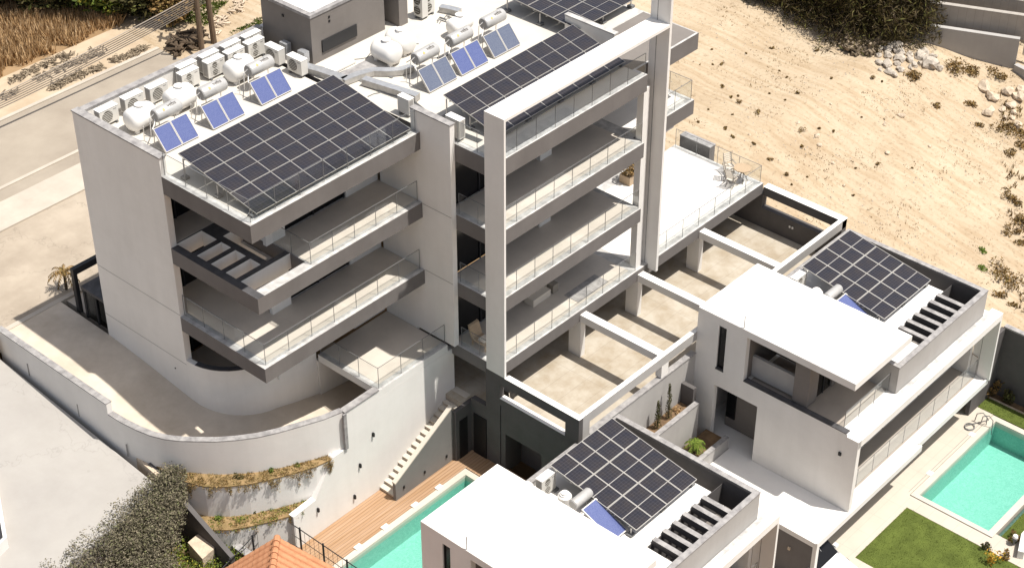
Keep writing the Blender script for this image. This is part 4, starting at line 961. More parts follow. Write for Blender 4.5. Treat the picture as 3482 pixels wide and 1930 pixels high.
# trees at the top right, standing over the sandy plot
PG = 'dark trees along the edge of the sandy plot'
for x, y, h, r, lb in ((44.6,7.3,3.2,1.9,'dark bushy tree at the top edge, leftmost of the dark trees over the sandy plot'),
        (44.6,4.9,4.0,2.3,'dark brown-green pine second from the left over the sandy plot'),
        (44.2,2.6,4.6,2.4,'broad dark pine above the heap of gray cut branches'),
        (44.9,.9,4.6,2.3,'tall dark pine directly behind the rock pile'),
        (46.6,.0,4.2,2.0,'dark pine nearest the white-roofed house at the top right'),
        (46.6,3.6,5.0,2.8,'dark pine behind the front row of pines at the top edge'),
        (47.0,6.4,4.5,2.6,'dark pine at the top edge behind the leftmost bushy tree')):
    pine(x-.55, y-.25, zs(x, y), h, r, lb, PG)
tree(43.6, 8.3, -4.0, 1.6, .9, 'low green-topped tree at the top edge left of the dark pines', 'leaf_green', 30, 60, .13, .55, PG)
tree(52.6, -4.6, -4.9, 4.2, 1.5, 'dark round tree in the top right corner beside the white building', 'leaf_dark', 40, 70, .14, .6)
# trees and tall dry grass across the street at the top left
TG = 'trees across the street at the top left'
tree(14.0, 38.6, -3.4, 3.4, 2.4, 'dark leafy tree at the top left corner, behind the dry grass', 'leaf_dark', 80, 70, .17, .8, TG)
tree(16.2, 35.6, -3.4, 3.2, 2.2, 'second dark tree from the left corner, above the dry grass', 'leaf_dark', 70, 70, .17, .8, TG)
tree(17.8, 33.0, -3.4, 3.4, 1.9, 'tree with sunlit green and tan leaves hanging at the top edge above the cables', 'leaf_garden', 70, 70, .16, .75, TG)
tree(18.9, 31.4, -3.4, 2.8, 1.7, 'brown-green tree behind the bundle of overhead cables', 'leaf_dark', 70, 70, .16, .75, TG)
tree(19.6, 29.3, -3.4, 1.8, 1.1, 'low dark shrubby tree beside the two leaning wooden poles', 'leaf_brush', 40, 60, .13, .55, TG)
tree(22.2, 32.4, -3.4, 3.4, 1.5, 'dark tree at the top edge right of the overhead cables', 'leaf_dark', 45, 60, .15, .6, TG)
def tufts(name, n, area, hgt, m, label, cat, kind='stuff', z=-3.4, cond=None, w=.035):
    mb = MB()
    for _ in range(n):
        x, y = rnd.uniform(area[0], area[1]), rnd.uniform(area[2], area[3])
        if cond and not cond(x, y): continue
        zz = z(x, y) if callable(z) else z
        h = hgt*rnd.uniform(.5, 1.3)
        for k in range(3):
            a = rnd.uniform(0, 6.28); d = Vector((math.cos(a), math.sin(a), 0)); l = Vector((rnd.gauss(0,.3), rnd.gauss(0,.3), 1)).normalized()*h
            p = Vector((x+rnd.gauss(0,.05), y+rnd.gauss(0,.05), zz-.03)); o = len(mb.v)
            mb.v += [p-d*w, p+d*w, p+l*.6+d*w*.7, p+l]; mb.f.append([o,o+1,o+2,o+3]); mb.mi.append(0)
    o = tag(obj(name, mb, m, recalc=False), label, cat, kind=kind); return o
tufts('dry_grass', 9000, (2, 17.5, 31.0, 37.5), .75, 'leaf_dry', 'tall dry golden grass across the street at the top left', 'dry grass', cond=lambda x, y: y > 31.1+.25*math.sin(x*1.7) and noise.noise(Vector((x*.5,y*.5,7))) > -.35)
tufts('lawn_grass', 9000, (16.52, 20.48, -23, -16.45), .05, 'grass_blade', 'short green blades of the lawn beside the larger pool', 'grass', z=-11, w=.02)
tufts('lawn_grass', 2500, (28.45, 29.3, -20, -14.7), .05, 'grass_blade', 'short green blades of the lawn strip by the dark boundary wall', 'grass', z=-10.99, w=.02)
tufts('lawn_grass', 1500, (21.65, 26, -20.93, -20.33), .05, 'grass_blade', 'short green blades of the narrow lawn strip in front of the larger pool', 'grass', z=-10.985, w=.02)
gp = MB()
def green(x, y): return (x-21.2)*.55+28.1 < y < (x-21.2)*.55+30.4 or (25.2 < y < 26.3-.1*abs(x-21) and 19.4 < x < 26)
tufts('green_grass', 9000, (18.5, 29, 25.2, 33), .09, 'grass_blade', 'patches of green grass between pale rubble behind the roof at the top', 'grass', z=lambda x, y: zn(x, y), cond=green, w=.05)
tufts('dry_brush', 5200, (30, 47, -16, -2.5), .28, 'leaf_brush', 'low brown dry brush growing in patches down the right edge of the sandy plot', 'dry brush', z=zn, cond=lambda x, y: x > 29.9 and y < -3.2-.0*x and (x-31)*.62 > (y+16.5)*.95-1.2 and noise.noise(Vector((x*.42,y*.42,9)))+.35*noise.noise(Vector((x*1.3,y*1.3,4))) > .10, w=.03)
tufts('stubble', 9000, (28, 50, -14, 12), .10, 'leaf_brush', 'scattered dry stubble across the sandy plot', 'stubble', z=zn, cond=lambda x, y: noise.noise(Vector((x*.45,y*.45,2))) > .12 and x > 28, w=.02)
# tufts and bushes one can tell apart
def bush(x, y, r, label, m, group=None, z=None, h=None, n=None, ls=.07, name='shrub', cat='shrub'):
    z = zn(x, y) if z is None else z; h = h or r*.8
    mb = MB()
    for k in range(max(3, int(r*9))):
        a, d = rnd.uniform(0,6.28), r*rnd.uniform(0,.75)
        leaves(mb, (x+math.cos(a)*d, y+math.sin(a)*d, z+h*rnd.uniform(.25,.75)), (r*.42, r*.42, h*.4), n or int(26+r*30), ls, 1, .9)
    for k in range(4):
        a = k*1.6; mb.tube([(x,y,z-.05),(x+math.cos(a)*r*.4,y+math.sin(a)*r*.4,z+h*.6)], [.012,.005], 4)
    return tag(obj(name, mb, m, recalc=False, at=(x, y, z)), label, cat, group)
TL = 'small dark weed tuft dotted on the open sand'
for x, y in ((37.72,2.78),(37.4,2.11),(35.44,1.82),(36.38,.75),(35.39,.84),(34.8,-1.69),(33.87,-1.28),(32.84,-1.95),(35.19,-2.24),(40.41,-1.19),(40.63,-1.63),(33.77,-4.55),(34.85,-5.18),(30.03,-3.32),(31.16,-3.48),(30.41,-2.78),(30.74,-1.55),(34.39,4.01),(33.81,3.0),(34.14,2.82),(33.67,2.4),(32.04,3.12),(32.43,1.96),(33.46,1.14),(30.69,2.77),(36.94,6.58),(36.11,5.36),(35.8,5.65),(37.99,5.08),(30.69,.65),(30.99,-.42),(31.03,1.39),(39.5,4.5),(41,2.6),(38.8,.3),(37.2,-2.6),(36,-6.4),(32.0,-5.6)):
    bush(x, y, rnd.choice((.06,.08,.1,.13,.17,.24)), TL, 'leaf_brush', 'small weed tufts on the sand', n=20, ls=.05, name='weed_tuft', cat='weed tuft')
BL = ['brown dry bush between the rock pile and the gray house wall', 'wide patch of dry brush below the gray house wall', 'dry brush at the foot of the gray house wall', 'dry brush nearest the lower end of the gray house wall', 'dry bush alone on the sand below the rock pile', 'dry bush right of the lone bush below the rock pile', 'dry bush by the pale boulders at the right edge', 'brown brush patch at the right edge under the pale boulders', 'brown brush touching the right edge under the pale boulders', 'dark dry bush at the right edge halfway down the sand', 'dry bush at the right edge just below the dark one']
for (x, y), lb, r in zip([(42.4,-2.5),(45.0,-3.3),(45.6,-4.2),(46.5,-4.9),(41.5,-4.5),(43.3,-5.4),(42.1,-6.6),(42.9,-7.8),(43.3,-8.4),(41.2,-9.0),(42.5,-8.8)], BL, [.8,.9,.8,.7,.5,.5,.4,.8,.6,.6,.6]):
    bush(x, y, r, lb, 'leaf_brush', z=zn(x, y)-.1, h=r*.55)
BH = ['dry bush at the right edge above the villa parapet, uppermost one', 'second dry bush down the right edge above the villa parapet', 'sparse bush near the right edge among pale sand', 'sparse dry bush left of the right edge', 'bright green-topped small bush beyond the villa parapet', 'small brown bush below the green-topped one', 'large brown bush close behind the villa parapet corner', 'brown bush right of the large one behind the parapet corner', 'brown bush in front of the large bush near the parapet corner', 'dry tuft nearest the corner of the villa parapet', 'dry bush touching the right edge midway']
for (x, y), lb, r in zip([(38.4,-10.5),(38.5,-11.0),(36.1,-12),(35.8,-12.7),(33.7,-11.7),(32.6,-12.3),(33.1,-13.1),(33.0,-13.75),(31.8,-13.9),(31.8,-14.6),(37.2,-11.8)], BH, [.6,.5,.5,.5,.35,.4,.85,.75,.5,.35,.6]):
    bush(x, y, r, lb, 'leaf_green' if 'green' in lb else 'leaf_brush', z=zn(x, y)-.08, h=r*.55)
# rocks
def rock(x, y, r, label, m='rock', group=None, z=None, flat=.75):
    z = zn(x, y) if z is None else z
    bm = bmesh.new(); r *= .72; bmesh.ops.create_icosphere(bm, subdivisions=2, radius=r)
    sx, sy, a = rnd.uniform(.75,1.3), rnd.uniform(.7,1.1), rnd.uniform(0,6.28); sd_ = rnd.uniform(0,90)
    for v in bm.verts:
        k = 1+.55*noise.noise(v.co/r*1.1+Vector((sd_,0,0)))+.25*noise.noise(v.co/r*3+Vector((sd_,5,0))); q = v.co*k; q.x *= sx; q.y *= sy; q.z *= flat
        v.co = Matrix.Rotation(a, 3, 'Z') @ q
    me = bpy.data.meshes.new('rock'); bm.to_mesh(me); bm.free(); me.materials.append(M[m])
    o = bpy.data.objects.new('rock', me); COL.objects.link(o); o.location = (x, y, z+r*.3); return tag(o, label, 'rock', group)
for x, y, r in ((42.0,-1.1,.25),(42.5,-.2,.25),(43.3,-1.9,.25),(44.0,-1.2,.3),(44.4,-2.3,.28),(43.7,-2.0,.22),(41.4,-1.0,.2),(42.9,-1.9,.22),(43.94,-.29,.5),(43.71,-.69,.42),(42.88,-.55,.38),(43.09,-1.09,.42),(42.14,-.94,.4),(41.65,-1.42,.34),(41.65,-1.68,.32),(44.3,-1.67,.45),(44.71,-1.67,.48),(43.51,-1.5,.35),(42.6,-1.3,.3),(41.9,-.6,.28),(43.4,-.2,.3),(42.3,-1.7,.26),(44.9,-2.1,.36),(43.0,.1,.3)):
    rock(x, y, r, 'gray boulder in the heap of rocks below the dark pines', group='boulders in the rock pile')
rock(44.05, -2.42, .62, 'large smooth round boulder at the right end of the rock pile'); rock(44.23, -2.9, .32, 'small boulder right of the large smooth one')
for x, y, r in ((45.09,-5.18,.5),(44.74,-5.88,.5),(43.56,-6.33,.45),(44.41,-6.71,.3),(45.0,-6.86,.36),(43.95,-7.15,.25),(45.76,-6.18,.42),(45.84,-6.78,.45),(43.82,-7.94,.4),(44.2,-7.4,.22),(44.6,-7.2,.24),(46.4,-6.6,.4)):
    rock(x, y, r, 'pale boulder scattered below the gray wall at the right edge', 'stone_block', 'pale boulders at the right edge')
for x, y, r in ((34.23,-1.92,.2),(33.74,-2.42,.2),(39.12,-3.79,.24),(35.95,-4.98,.16),(33.15,-3.62,.15),(37.7,-3.65,.13),(34.25,-.77,.14),(32.2,-4.9,.12),(38.3,-6.0,.13),(36.8,-1.0,.1),(31.4,.2,.12)):
    rock(x, y, r, 'small pale stone lying alone on the open sand', 'stone_block', 'loose stones on the sand')
pbm = MB()
for _ in range(1500):
    x, y = rnd.uniform(28, 46), rnd.uniform(-12, 9)
    if noise.noise(Vector((x*.3,y*.3,5))) < -.1: continue
    r = rnd.uniform(.02,.07); z = zn(x, y); a = rnd.uniform(0,6.28)
    o = len(pbm.v); pbm.v += [(x+math.cos(a+k*2.09)*r, y+math.sin(a+k*2.09)*r, z-.01) for k in range(3)]+[(x, y, z+r*.8)]; pbm.f += [[o,o+1,o+3],[o+1,o+2,o+3],[o+2,o,o+3]]; pbm.mi += [0]*3
tag(obj('pebbles', pbm, 'rock', recalc=False), 'fine pebbles strewn over the sandy plot', 'pebbles', kind='stuff')
def debris(name, pts, label, m='leaf_debris', cat='debris', size=.16, h=.12, n=26):
    mb = MB()
    for x, y, r, z in pts:
        for _ in range(int(n*r*3)):
            a, d = rnd.uniform(0,6.28), r*rnd.random()**.6
            p = Vector((x+math.cos(a)*d, y+math.sin(a)*d*.6, z+rnd.uniform(0,h))); s = size*rnd.uniform(.4,1.2)
            u = Vector((rnd.gauss(0,1), rnd.gauss(0,1), rnd.gauss(0,.25))).normalized(); v = u.cross(Vector((rnd.gauss(0,.4),rnd.gauss(0,.4),1))).normalized()
            mb.obox(p, u*s, v*s*.16, u.cross(v)*s*.1)
    return tag(obj(name, mb, m, recalc=False, at=pts[0][:3]), label, cat, kind='stuff')
debris('cut_branches', [(43.3,2.2,.5,-4.25),(42.7,1.6,.6,-4.25),(42.4,1.0,.55,-4.25),(42.9,.8,.5,-4.25),(42.6,.4,.4,-4.25)], 'heap of gray cut branches below the broad dark pine', 'leaf_debris', size=.5, n=40, h=.3)
debris('dry_clippings', [(13.2,30.37,.6,-3.35),(12.38,30.4,.7,-3.35),(11.6,30.4,.5,-3.35),(10.97,30.4,.5,-3.35),(10.07,30.2,.5,-3.35),(8.96,29.2,.6,-3.35),(11.2,29.4,.8,-3.35),(12.4,29.5,.9,-3.35),(13.4,29.5,.9,-3.35),(14.4,29.5,.7,-3.35)], 'rows of dry clippings on the pale verge along the street', n=16, size=.18)
debris('dry_clippings', [(11.13,28.18,.6,-3.35),(11.8,28.2,.6,-3.35),(12.6,28.2,.6,-3.35),(13.45,28.1,.5,-3.35),(14.9,28.1,.6,-3.35),(15.6,27.9,.5,-3.35),(16.2,28,.5,-3.35)], 'dark dry clippings heaped beside the far kerb of the street', n=28)
debris('rubble', [(20+i*.8+rnd.uniform(-.3,.3), 26.6+i*.42+rnd.uniform(-.5,.5), .5, -3.5) for i in range(10)], 'pale stone rubble between the green patches behind the roof', 'stone_block', size=.22, n=12)
debris('broken_branches', [(17.8,27.0,.6,-3.4),(18.4,26.4,.7,-3.4),(18.9,27.2,.6,-3.4),(17.2,26.4,.4,-3.4)], 'broken dark branches at the dead end of the street', 'bark', size=.4, n=14, h=.4)
# hedge, garden plants, palm, planter plants
hb = MB(); tbh = MB()
nh = 0
while nh < 950:
    x = rnd.uniform(-10, -2.75); ye = 2.75+.06*(x+6); yl = max(-2.6, (x+5.5)*.96-.35)
    y = rnd.uniform(yl, ye)
    if yl > ye-.1: continue
    f = (ye-y)/2.5; z = -4.95+.10*(x+6)-.30*f*f+rnd.uniform(-.9, .12); nh += 1
    leaves(hb, (x, y, z), (.38,.38,.28), 56, .045, 1, .5)
for k in range(14): tbh.tube([(-8+.33*k, 1.3+.04*k, -8.8),(-8+.33*k+.1, 1.3+.04*k, -5.9)], [.05,.02], 5)
t = thing('hedge', 'broad gray-green hedge along the edge of the pale driveway at the bottom left', 'hedge', (-6, 1.5, -8.8)); obj('foliage', hb, 'leaf_hedge', t, recalc=False); obj('stem', tbh, 'bark', t)
gd = MB()
for _ in range(150):
    x, y = rnd.uniform(-5.0,-2.4), rnd.uniform(-1.3,1.9); leaves(gd, (x, y, -7.8+rnd.uniform(0,.35)), (.32,.32,.22), 44, .05, 1, .6)
tag(obj('garden_plants', gd, 'leaf_garden', recalc=False), 'green and yellow ground plants below the hedge beside the tiled roof', 'plants', kind='stuff')
lp = MB()
def along(pts, t):
    k = t*(len(pts)-1); i = min(int(k), len(pts)-2); f = k-i; return (pts[i][0]*(1-f)+pts[i+1][0]*f, pts[i][1]*(1-f)+pts[i+1][1]*f)
def hang(pts, ztop, n, lmax, label, m='leaf_brush', seed=0, wb=.5):
    mb = MB()
    for _ in range(n):
        t = rnd.random(); x, y = along(pts, t); dn = rnd.uniform(0, wb)
        for k in range(3): leaves(mb, (x+dn*.75, y+dn*.75, ztop+rnd.uniform(0,.08)), (.12,.12,.06), 8, .034, 1, .7)
    for _ in range(n//2):
        t = rnd.random(); x, y = along(pts, t); g = max(0, noise.noise(Vector((t*14+seed, 0, 0)))+.25); l = lmax*g*rnd.uniform(.4, 1.2)
        if l < .08: continue
        for s in range(int(l/.07)): leaves(mb, (x-.06+rnd.gauss(0,.02), y-.07+rnd.gauss(0,.02), ztop-.07*s), (.05,.05,.05), 6, .032, .8, 1.5)
    tag(obj('hanging_plants', mb, m, recalc=False), label, 'plants', kind='stuff')
hang(b1, -5.03, 260, 1.0, 'dry brown plants growing along and trailing over the upper white planter wall', 'leaf_bed', 3, .8)
hang(b1, -5.0, 90, .8, 'darker trailing weeds hanging from the upper white planter wall', 'leaf_brush', 11, .5)
hang(b2, -6.6, 130, .7, 'weeds growing along the lower white planter wall', 'leaf_brush', 5, .7)
hang(b2, -6.58, 80, .4, 'green weeds at the left of the lower white planter wall', 'leaf_garden', 8, .7)
for x, y, lb, m in ((-1.25,.75,'small round bush in the middle of the upper planter','leaf_dark'),(-.15,.1,'small green bush right of the round one in the upper planter','leaf_green'),(.75,-.35,'yellow-green bush near the right of the upper planter','leaf_green'),(-2.3,2.6,'dark little bush at the left end of the upper planter','leaf_dark')):
    bush(x, y, .22, lb, m, z=-5.05, h=.3, ls=.045)
for x, y, lb, m in ((-2.2,.9,'green bush at the left of the lower planter','leaf_green'),(-1.1,.2,'gray-green bush in the middle of the lower planter','leaf_dark'),(-.5,-.2,'bright green round bush beside the fence corner','leaf_green')):
    bush(x, y, .22, lb, m, z=-6.62, h=.28, ls=.045)
def palm(x, y, z, h, r, label, m='leaf_brush', n=16):
    t = thing('palm_tree', label, 'palm', (x, y, z)); obj('trunk', MB().tube([(x,y,z),(x,y,z+h*.6)], [.07,.05], 8), 'bark', t); mb = MB()
    for k in range(n):
        a = k*2.4; el = rnd.uniform(.2,1.1)
        pv = None
        for s in range(9):
            f = s/8; p = Vector((x+math.cos(a)*r*f*math.cos(el*.6), y+math.sin(a)*r*f*math.cos(el*.6), z+h*.6+r*(math.sin(el)*f-.9*f*f)))
            if pv is not None:
                d = (p-pv).normalized(); sdv = d.cross(Vector((0,0,1))).normalized()
                for q in (-1, 1): o = len(mb.v); e = p+sdv*q*.16*(1-f*.6)-Vector((0,0,.1)); mb.v += [pv, p, e]; mb.f.append([o,o+1,o+2]); mb.mi.append(0)
            pv = p
    obj('fronds', mb, m, t, recalc=False)
palm(.75, 13.75, -3.4, 1.5, .75, 'small dark palm on the kerb peeking out left of the tall end wall')
palm(14.6, -9.4, -8.15, .9, .5, 'bright green leafy plant in the lower white planter by the villa doorway', 'leaf_green', 22)
for x, y, h, lb in ((13.3,-8.35,1.35,'slim dark cypress nearer the solar panels in the upper planter'),(14.1,-8.3,1.75,'taller slim dark cypress in the upper planter')):
    t = thing('cypress', lb, 'cypress', (x, y, -6.6)); obj('trunk', MB().tube([(x,y,-6.6),(x,y,-6.6+h*.7)], [.03,.01], 5), 'bark', t); mb = MB()
    for k in range(26): f = k/26; leaves(mb, (x+rnd.gauss(0,.02), y+rnd.gauss(0,.02), -6.5+h*f), (.12*(1-f)+.04,)*2+(.08,), 26, .05, .5, 2)
    obj('foliage', mb, 'leaf_dark', t, recalc=False)
bush(14.7, -8.35, .22, 'dry tuft growing right of the cypresses in the upper planter', 'leaf_dry', z=-6.6, h=.25, ls=.05)
for x, y, r, lb, m in ((29.55,-15.4,.5,'dark shrub against the boundary wall, nearest the villa','leaf_brush'),(29.55,-16.3,.45,'dark glossy shrub second along the boundary wall','leaf_dark'),(29.6,-17.2,.35,'dark shrub third along the boundary wall','leaf_brush'),(29.55,-18.3,.4,'dark shrub at the right edge along the boundary wall','leaf_dark')):
    bush(x, y, r, lb, m, z=-11.0, h=r*1.6, ls=.09)
for x, y, r, lb, m in ((20.05,-20.75,.5,'mustard yellow flowering bush at the bottom edge by the lawn','leaf_yellow'),(20.55,-20.25,.26,'dark round bush behind the yellow one','leaf_dark'),(20.55,-21.1,.3,'spiky olive shrub right of the yellow bush','leaf_brush'),(21.75,-20.75,.3,'brown spiky shrub at the end of the narrow lawn strip','leaf_brush')):
    bush(x, y, r, lb, m, z=-11.0, h=r*1.3, ls=.07)
# ================================================================== SMALL THINGS
# two wooden poles, street lamp head, cable bundle
for (x, y, lx, ly, lb) in ((18.46,25.86,.45,.5,'leaning wooden utility pole, left of the pair at the dead end'),(19.38,25.92,-.15,.1,'straight wooden utility pole carrying a street lamp, right of the pair')):
    t = thing('utility_pole', lb, 'utility pole', (x, y, -3.4), 'wooden utility poles'); obj('pole', MB().tube([(x,y,-3.9),(x+lx,y+ly,2.6)], [.17,.11], 10), 'pole_wood', t)
    obj('crossarm', MB().obox((x+lx, y+ly, 2.3), (.35,.35,0), (.04,-.04,0), (0,0,.05)), 'pole_wood', t)
    if lx < 0:
        la = obj('lamp_arm', MB().tube([(x+.02,y,1.0),(x+.6,y-.35,1.15)], .03), 'galv', t); obj('lamp_head', MB().lathe((x+.5,y-.3,1.12), (.86,-.5,.1), [(0,.04),(.1,.12),(.45,.14),(.6,.05),(.62,0)], 10), 'tank_white', t)
for k in range(7):
    a = Vector((19.35, 25.95+.05*k, -.30-.155*k)); b = Vector((-22, 27.0, .45-.11*k))
    pts = []
    for s in range(15):
        f = s/14; p = a.lerp(b, f); p.z -= 1.4*4*f*(1-f); pts.append(p)
    o = tag(obj('overhead_cable', MB().tube(pts, .026, 5), 'cable', at=a), 'pale overhead cable in the bundle sagging from the wooden poles along the street', 'cable', 'overhead cables')
# chairs and table on the big terrace
def chair(x, y, rot, label, m):
    t = thing('terrace_chair', label, 'chair', (x, y, Z1+.012)); t.rotation_euler = (0,0,rot)
    def q(n, mb, mm): o = obj(n, mb, mm); o.parent = t; return o
    sb = MB()
    for k in range(5): sb.box(-.20, .20, -.20+.085*k, -.14+.085*k, .40, .425)
    q('seat', sb, m); bb = MB()
    for k in range(5): z = .52+.085*k; bb.box(-.19, .19, .20+.03*k, .22+.03*k, z, z+.055)
    q('backrest', bb, m)
    for s in (-1, 1):
        q('leg', MB().tube([(s*.2,-.22,0),(s*.2,.18,.42),(s*.2,.34,.98)], .018), 'wood_gray'); q('leg', MB().tube([(s*.18,.26,0),(s*.18,-.2,.42)], .018), 'wood_gray')
        q('armrest', MB().box(s*.2-.03, s*.2+.03, -.2, .24, .6, .62), 'wood_gray')
chair(25.75, -2.75, R(95), 'wooden folding chair seen from the side, left of the small table on the white terrace', 'chair_cream')
chair(26.55, -2.05, R(-25), 'slatted folding chair with its back to the glass corner, behind the small table', 'chair_cream')
chair(26.1, -2.35, R(30), 'dark-seated chair between the two pale chairs at the small table', 'wood_gray')
t = thing('terrace_table', 'small eight-sided wooden table by the glass corner of the white terrace', 'table', (26.4, -2.85, Z1))
obj('tabletop', MB().lathe((26.4,-2.85,Z1+.70), (0,0,1), [(0,.42),(.035,.42),(.036,0)], 8), 'wood', t)
for s in range(4): a = .78+s*1.57; obj('leg', MB().tube([(26.4+.3*math.cos(a),-2.85+.3*math.sin(a),Z1+.012),(26.4+.12*math.cos(a+2.5),-2.85+.12*math.sin(a+2.5),Z1+.70)], .02), 'wood_gray', t)
# timber and brush seen behind the frame column on the terrace, low kiosk at the terrace edge
t = thing('terrace_planter', 'brown shrub in a wooden box on the terrace half hidden behind the frame column', 'planter', (23.0, 1.0, Z1)); obj('box', B(22.6, 23.4, .7, 1.3, Z1+.013, Z1+.45), 'wood', t); mb = MB(); leaves(mb, (23.0,1.0,Z1+.8), (.55,.45,.45), 500, .08); obj('foliage', mb, 'leaf_brush', t, recalc=False)
t = thing('bin_store', 'small gray walled enclosure with a flat white cap beside the far edge of the terrace', 'enclosure', (27.5, .5, -4)); obj('wall', MB().box(27.3, 27.42, -.35, 1.4, -4.4, -2.85).box(27.421, 27.6, -.35, -.22, -4.4, -2.85).box(27.601, 27.72, -.35, 1.4, -4.4, -2.85), 'gray_paint', t); obj('cap', B(27.3, 27.75, -.37, 1.42, -2.849, -2.80), 'coping', t)
t = thing('pergola_shed', 'short pale roofed shed between the frame column and the gray enclosure', 'shed', (25.9, 1.9, -3.2)); obj('roof', B(24.6, 26.6, 1.3, 2.6, -2.05, -1.93), 'coping', t); obj('wall', B(24.8, 26.4, 1.62, 2.4, -4, -2.051), 'white_plaster', t)
# loose furniture and clutter in the shade under the building
t = thing('lounge_chair', 'dark wooden lounge chair in the shade behind the left frame column', 'chair', (9.35, -2.2, Z1)); obj('seat', MB().obox((9.4,-2.3,Z1+.32), (.28,0,0), (0,.4,0), (0,0,.04)), 'wood', t); obj('cushion', MB().obox((9.4,-2.35,Z1+.39), (.2,0,0), (0,.16,0), (0,0,.05)), 'chair_cream', t); obj('backrest', MB().obox((9.4,-1.85,Z1+.6), (.28,0,0), (0,.05,.02), (0,.1,.3)), 'wood', t)
for s in (-1, 1): obj('leg', MB().box(9.4+s*.24-.03, 9.4+s*.24+.03, -2.65, -2.6, Z1+.013, Z1+.3).box(9.4+s*.24-.03, 9.4+s*.24+.03, -1.95, -1.9, Z1+.013, Z1+.3), 'wood', t)
t = thing('scooter', 'small dark scooter with a pale front parked in the shade at the carport corner', 'scooter', (9.7, -3.55, ZC))
obj('body', MB().obox((9.75,-3.5,ZC+.42), (.38,.1,0), (-.05,.12,0), (0,0,.14)).obox((9.42,-3.6,ZC+.62), (.1,.02,.05), (0,.14,0), (-.05,0,.3)), 'black', t); obj('front_shield', MB().obox((9.36,-3.63,ZC+.55), (.03,.01,0), (0,.13,0), (-.04,0,.26)), 'chair_cream', t)
for u in (0, .85): obj('wheel', MB().lathe((9.4+u,-3.65+u*.25,ZC+.2), (-.25,.97,0), [(0,0),(0,.2),(.09,.2),(.09,0)], 16), 'black', t)
obj('handlebar', MB().tube([(9.42,-3.9,ZC+.95),(9.42,-3.35,ZC+.95)], .02), 'hose', t)
t = thing('terrace_sofa', 'long pale lounge sofa pushed against the window on the lowest right balcony', 'sofa', (13.3, -1.9, Z1)); obj('seat', B(12.7, 13.8, -2.1, -1.75, Z1+.013, Z1+.35), 'chair_cream', t); obj('backrest', B(12.7, 13.8, -1.749, -1.6, Z1+.013, Z1+.6), 'chair_cream', t); obj('side_table', B(13.95, 14.3, -2.1, -1.75, Z1+.013, Z1+.42), 'wood_gray', t)
t = thing('woven_mat', 'speckled woven mat lying on the lowest right balcony near the glass', 'mat', (15.2, -2.9, Z1)); obj('mat', B(14.2, 16.2, -3.28, -2.5, Z1+.014, Z1+.03), 'coping', t)
# tiled roof of the neighbour's house and its metal fence
hs_ = thing('neighbour_house', 'house with a hipped orange tile roof at the bottom edge, only its roof corner showing', 'house', (-4.5, -5, -10))
rg = Vector((-.747,-.665,0)); lf = Vector((-.665,.747,0)); ap = Vector((-2.15,-2.42,-5.42)); ntile = 22; rf = MB()
for sd2 in (1, -1):
    # barrel tiles: rows of half-round tiles running down the slope, laid in overlapping courses
    for course in range(12):
        f0, f1 = course*.21, course*.21+.235
        a_, b_ = [], []
        for i in range(ntile*6+1):
            t_ = i/6*.30; ph = i % 6; hgt = .13*abs(math.sin(math.pi*ph/6))**.6
            base_ = ap+rg*t_+Vector((0,0,hgt))
            a_.append(base_+lf*sd2*f0+Vector((0,0,-.78*f0+.005))); b_.append(base_+lf*sd2*f1+Vector((0,0,-.78*f1+.03)))
        rf.strip(a_, b_)
ro = obj('roof', rf, 'roof_tile', hs_, recalc=False)
rt_ = MB()
for k in range(22):
    p0, p1 = ap+rg*(k*.31)+Vector((0,0,.02)), ap+rg*((k+1.12)*.31)+Vector((0,0,.05)); rt_.tube([tuple(p0), tuple(p1)], [.13,.16], 10)
obj('ridge_tiles', rt_, 'roof_tile', ro)
ws_ = MB(); q0 = ap+rg*.4; cs_ = [q0+lf*2.2, q0-lf*2.2, q0-lf*2.2+rg*5.6, q0+lf*2.2+rg*5.6]
ws_.prism([(c.x, c.y) for c in cs_], -10, -7.35)
obj('wall', ws_, 'white_plaster', hs_)
def fence(pts, label, h=1.25):
    t = thing('metal_fence', label, 'fence', (pts[0][0], pts[0][1], pts[0][2]))
    rb_, pb_ = MB(), MB(); m_ = MB()
    for a, b in zip(pts[:-1], pts[1:]):
        a, b = Vector(a), Vector(b); n = max(1, round((b-a).length/1.35)); u = Vector((0,0,1))
        for zz in (h, h*.12, h*.55): rb_.tube([tuple(a+u*zz), tuple(b+u*zz)], .022 if zz == h else .014, 5)
        k2 = n*5
        for i in range(k2+1): p = a.lerp(b, i/k2); m_.tube([tuple(p+u*.1), tuple(p+u*h)], .008, 4)
        for i in range(n+1): p = a.lerp(b, i/n); obj('post', MB().tube([tuple(p-u*.3), tuple(p+u*(h+.08))], .04, 6), 'frame_dark', t)
    obj('rail', rb_, 'frame_dark', t); obj('bar', m_, 'frame_dark', t)
fence([(-.27,-.15,-8.2),(-.27,-8,-8.2)], 'black metal fence between the wooden deck and the tiled roof')
fence([(-.35,-.1,-8.2),(-6.0,-1.35,-8.2)], 'black metal fence running left from the corner post behind the tiled roof')
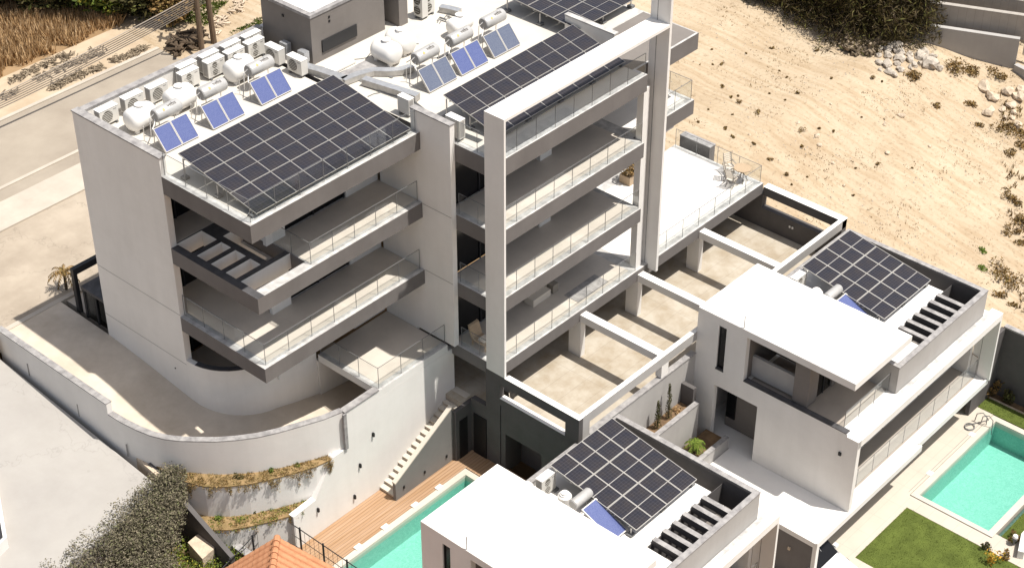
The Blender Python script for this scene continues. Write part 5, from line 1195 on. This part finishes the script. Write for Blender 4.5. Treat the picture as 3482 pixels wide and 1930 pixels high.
t = thing('stone_post', 'tall sandy stone block standing among plants left of the tiled roof', 'stone post', (-3.1, .8, -8.25)); obj('block', MB().prism([(-3.70,.28),(-3.10,.28),(-2.58,.92),(-2.55,1.3),(-3.58,1.26)], -8.6, [-7.15,-7.05,-6.9,-6.9,-7.0]), 'stone_block', t)
t = thing('stone_post', 'small pale stone post at the bottom edge among green plants', 'stone post', (-4.9, -.6, -8.25)); obj('block', MB().prism([(-5.2,-1.0),(-4.7,-.95),(-4.5,-.3),(-4.95,-.3)], -8.6, [-7.6,-7.5,-7.4,-7.45]), 'stone_block', t)
# corner of a neighbouring wall at the very left edge
t = thing('gate_wall', 'white-capped wall corner with its shaded inside filled black at the left edge of the driveway', 'wall', (-9.3, 4.5, -6)); obj('wall', MB().pathwall([(-7.4,7.9),(-9.35,4.4),(-10.6,4.1)], .13, -6.5, -4.6), 'white_plaster', t); obj('opening', MB().prism([(-7.7,8.0),(-9.55,4.6),(-10.6,4.4),(-10.6,8)], -5.3, -4.9), 'black', t)  # solid black block stands in for the shade inside the wall corner
t = thing('gate_pillar', 'sunlit stone pillar at the left edge where the ramp meets the street', 'pillar', (-3.4, 13.3, -4.3)); obj('pillar', B(-3.7, -3.4, 12.9, 13.3, -5, -3.3), 'stone_block', t)
# neighbouring house wall at the top right
t = thing('far_house', 'white-roofed block-walled house, front walls grayed for tree shade, top right corner behind the dark pines', 'house', (50, -4, -5))
def yw(x): return 0
obj('wall', MB().pathwall([(45.6,.6),(48.1,-5.3)], -.3, -5.6, -3.5), 'light_gray', t)  # gray paint here stands in for the trees' shadow on a white wall
obj('wall', MB().pathwall([(46.3,.8),(48.9,-5.2)], -.3, -3.9, -2.5), 'block_wall', t)
obj('wall', MB().pathwall([(47.9,-5.5),(47.2,-9)], -.3, -6.4, -4.9), 'light_gray', t)
obj('roof', MB().prism([(47.6,1.4),(50.2,-4.7),(54,-3.0),(51.4,3)], -2.45, -2.3), 'white_roof', t); obj('wall', MB().prism([(47.8,1.2),(50.0,-4.4),(53.8,-3.0),(51.4,2.8)], -4.6, -2.451), 'block_wall', t)
sl_ = MB()
for k in range(9): sl_.box(48.9+.03*k, 48.95+.03*k, -5.3-.12*k, -5.22-.12*k, -4.9, -2.9)
obj('slat_screen', sl_, 'alu', t)
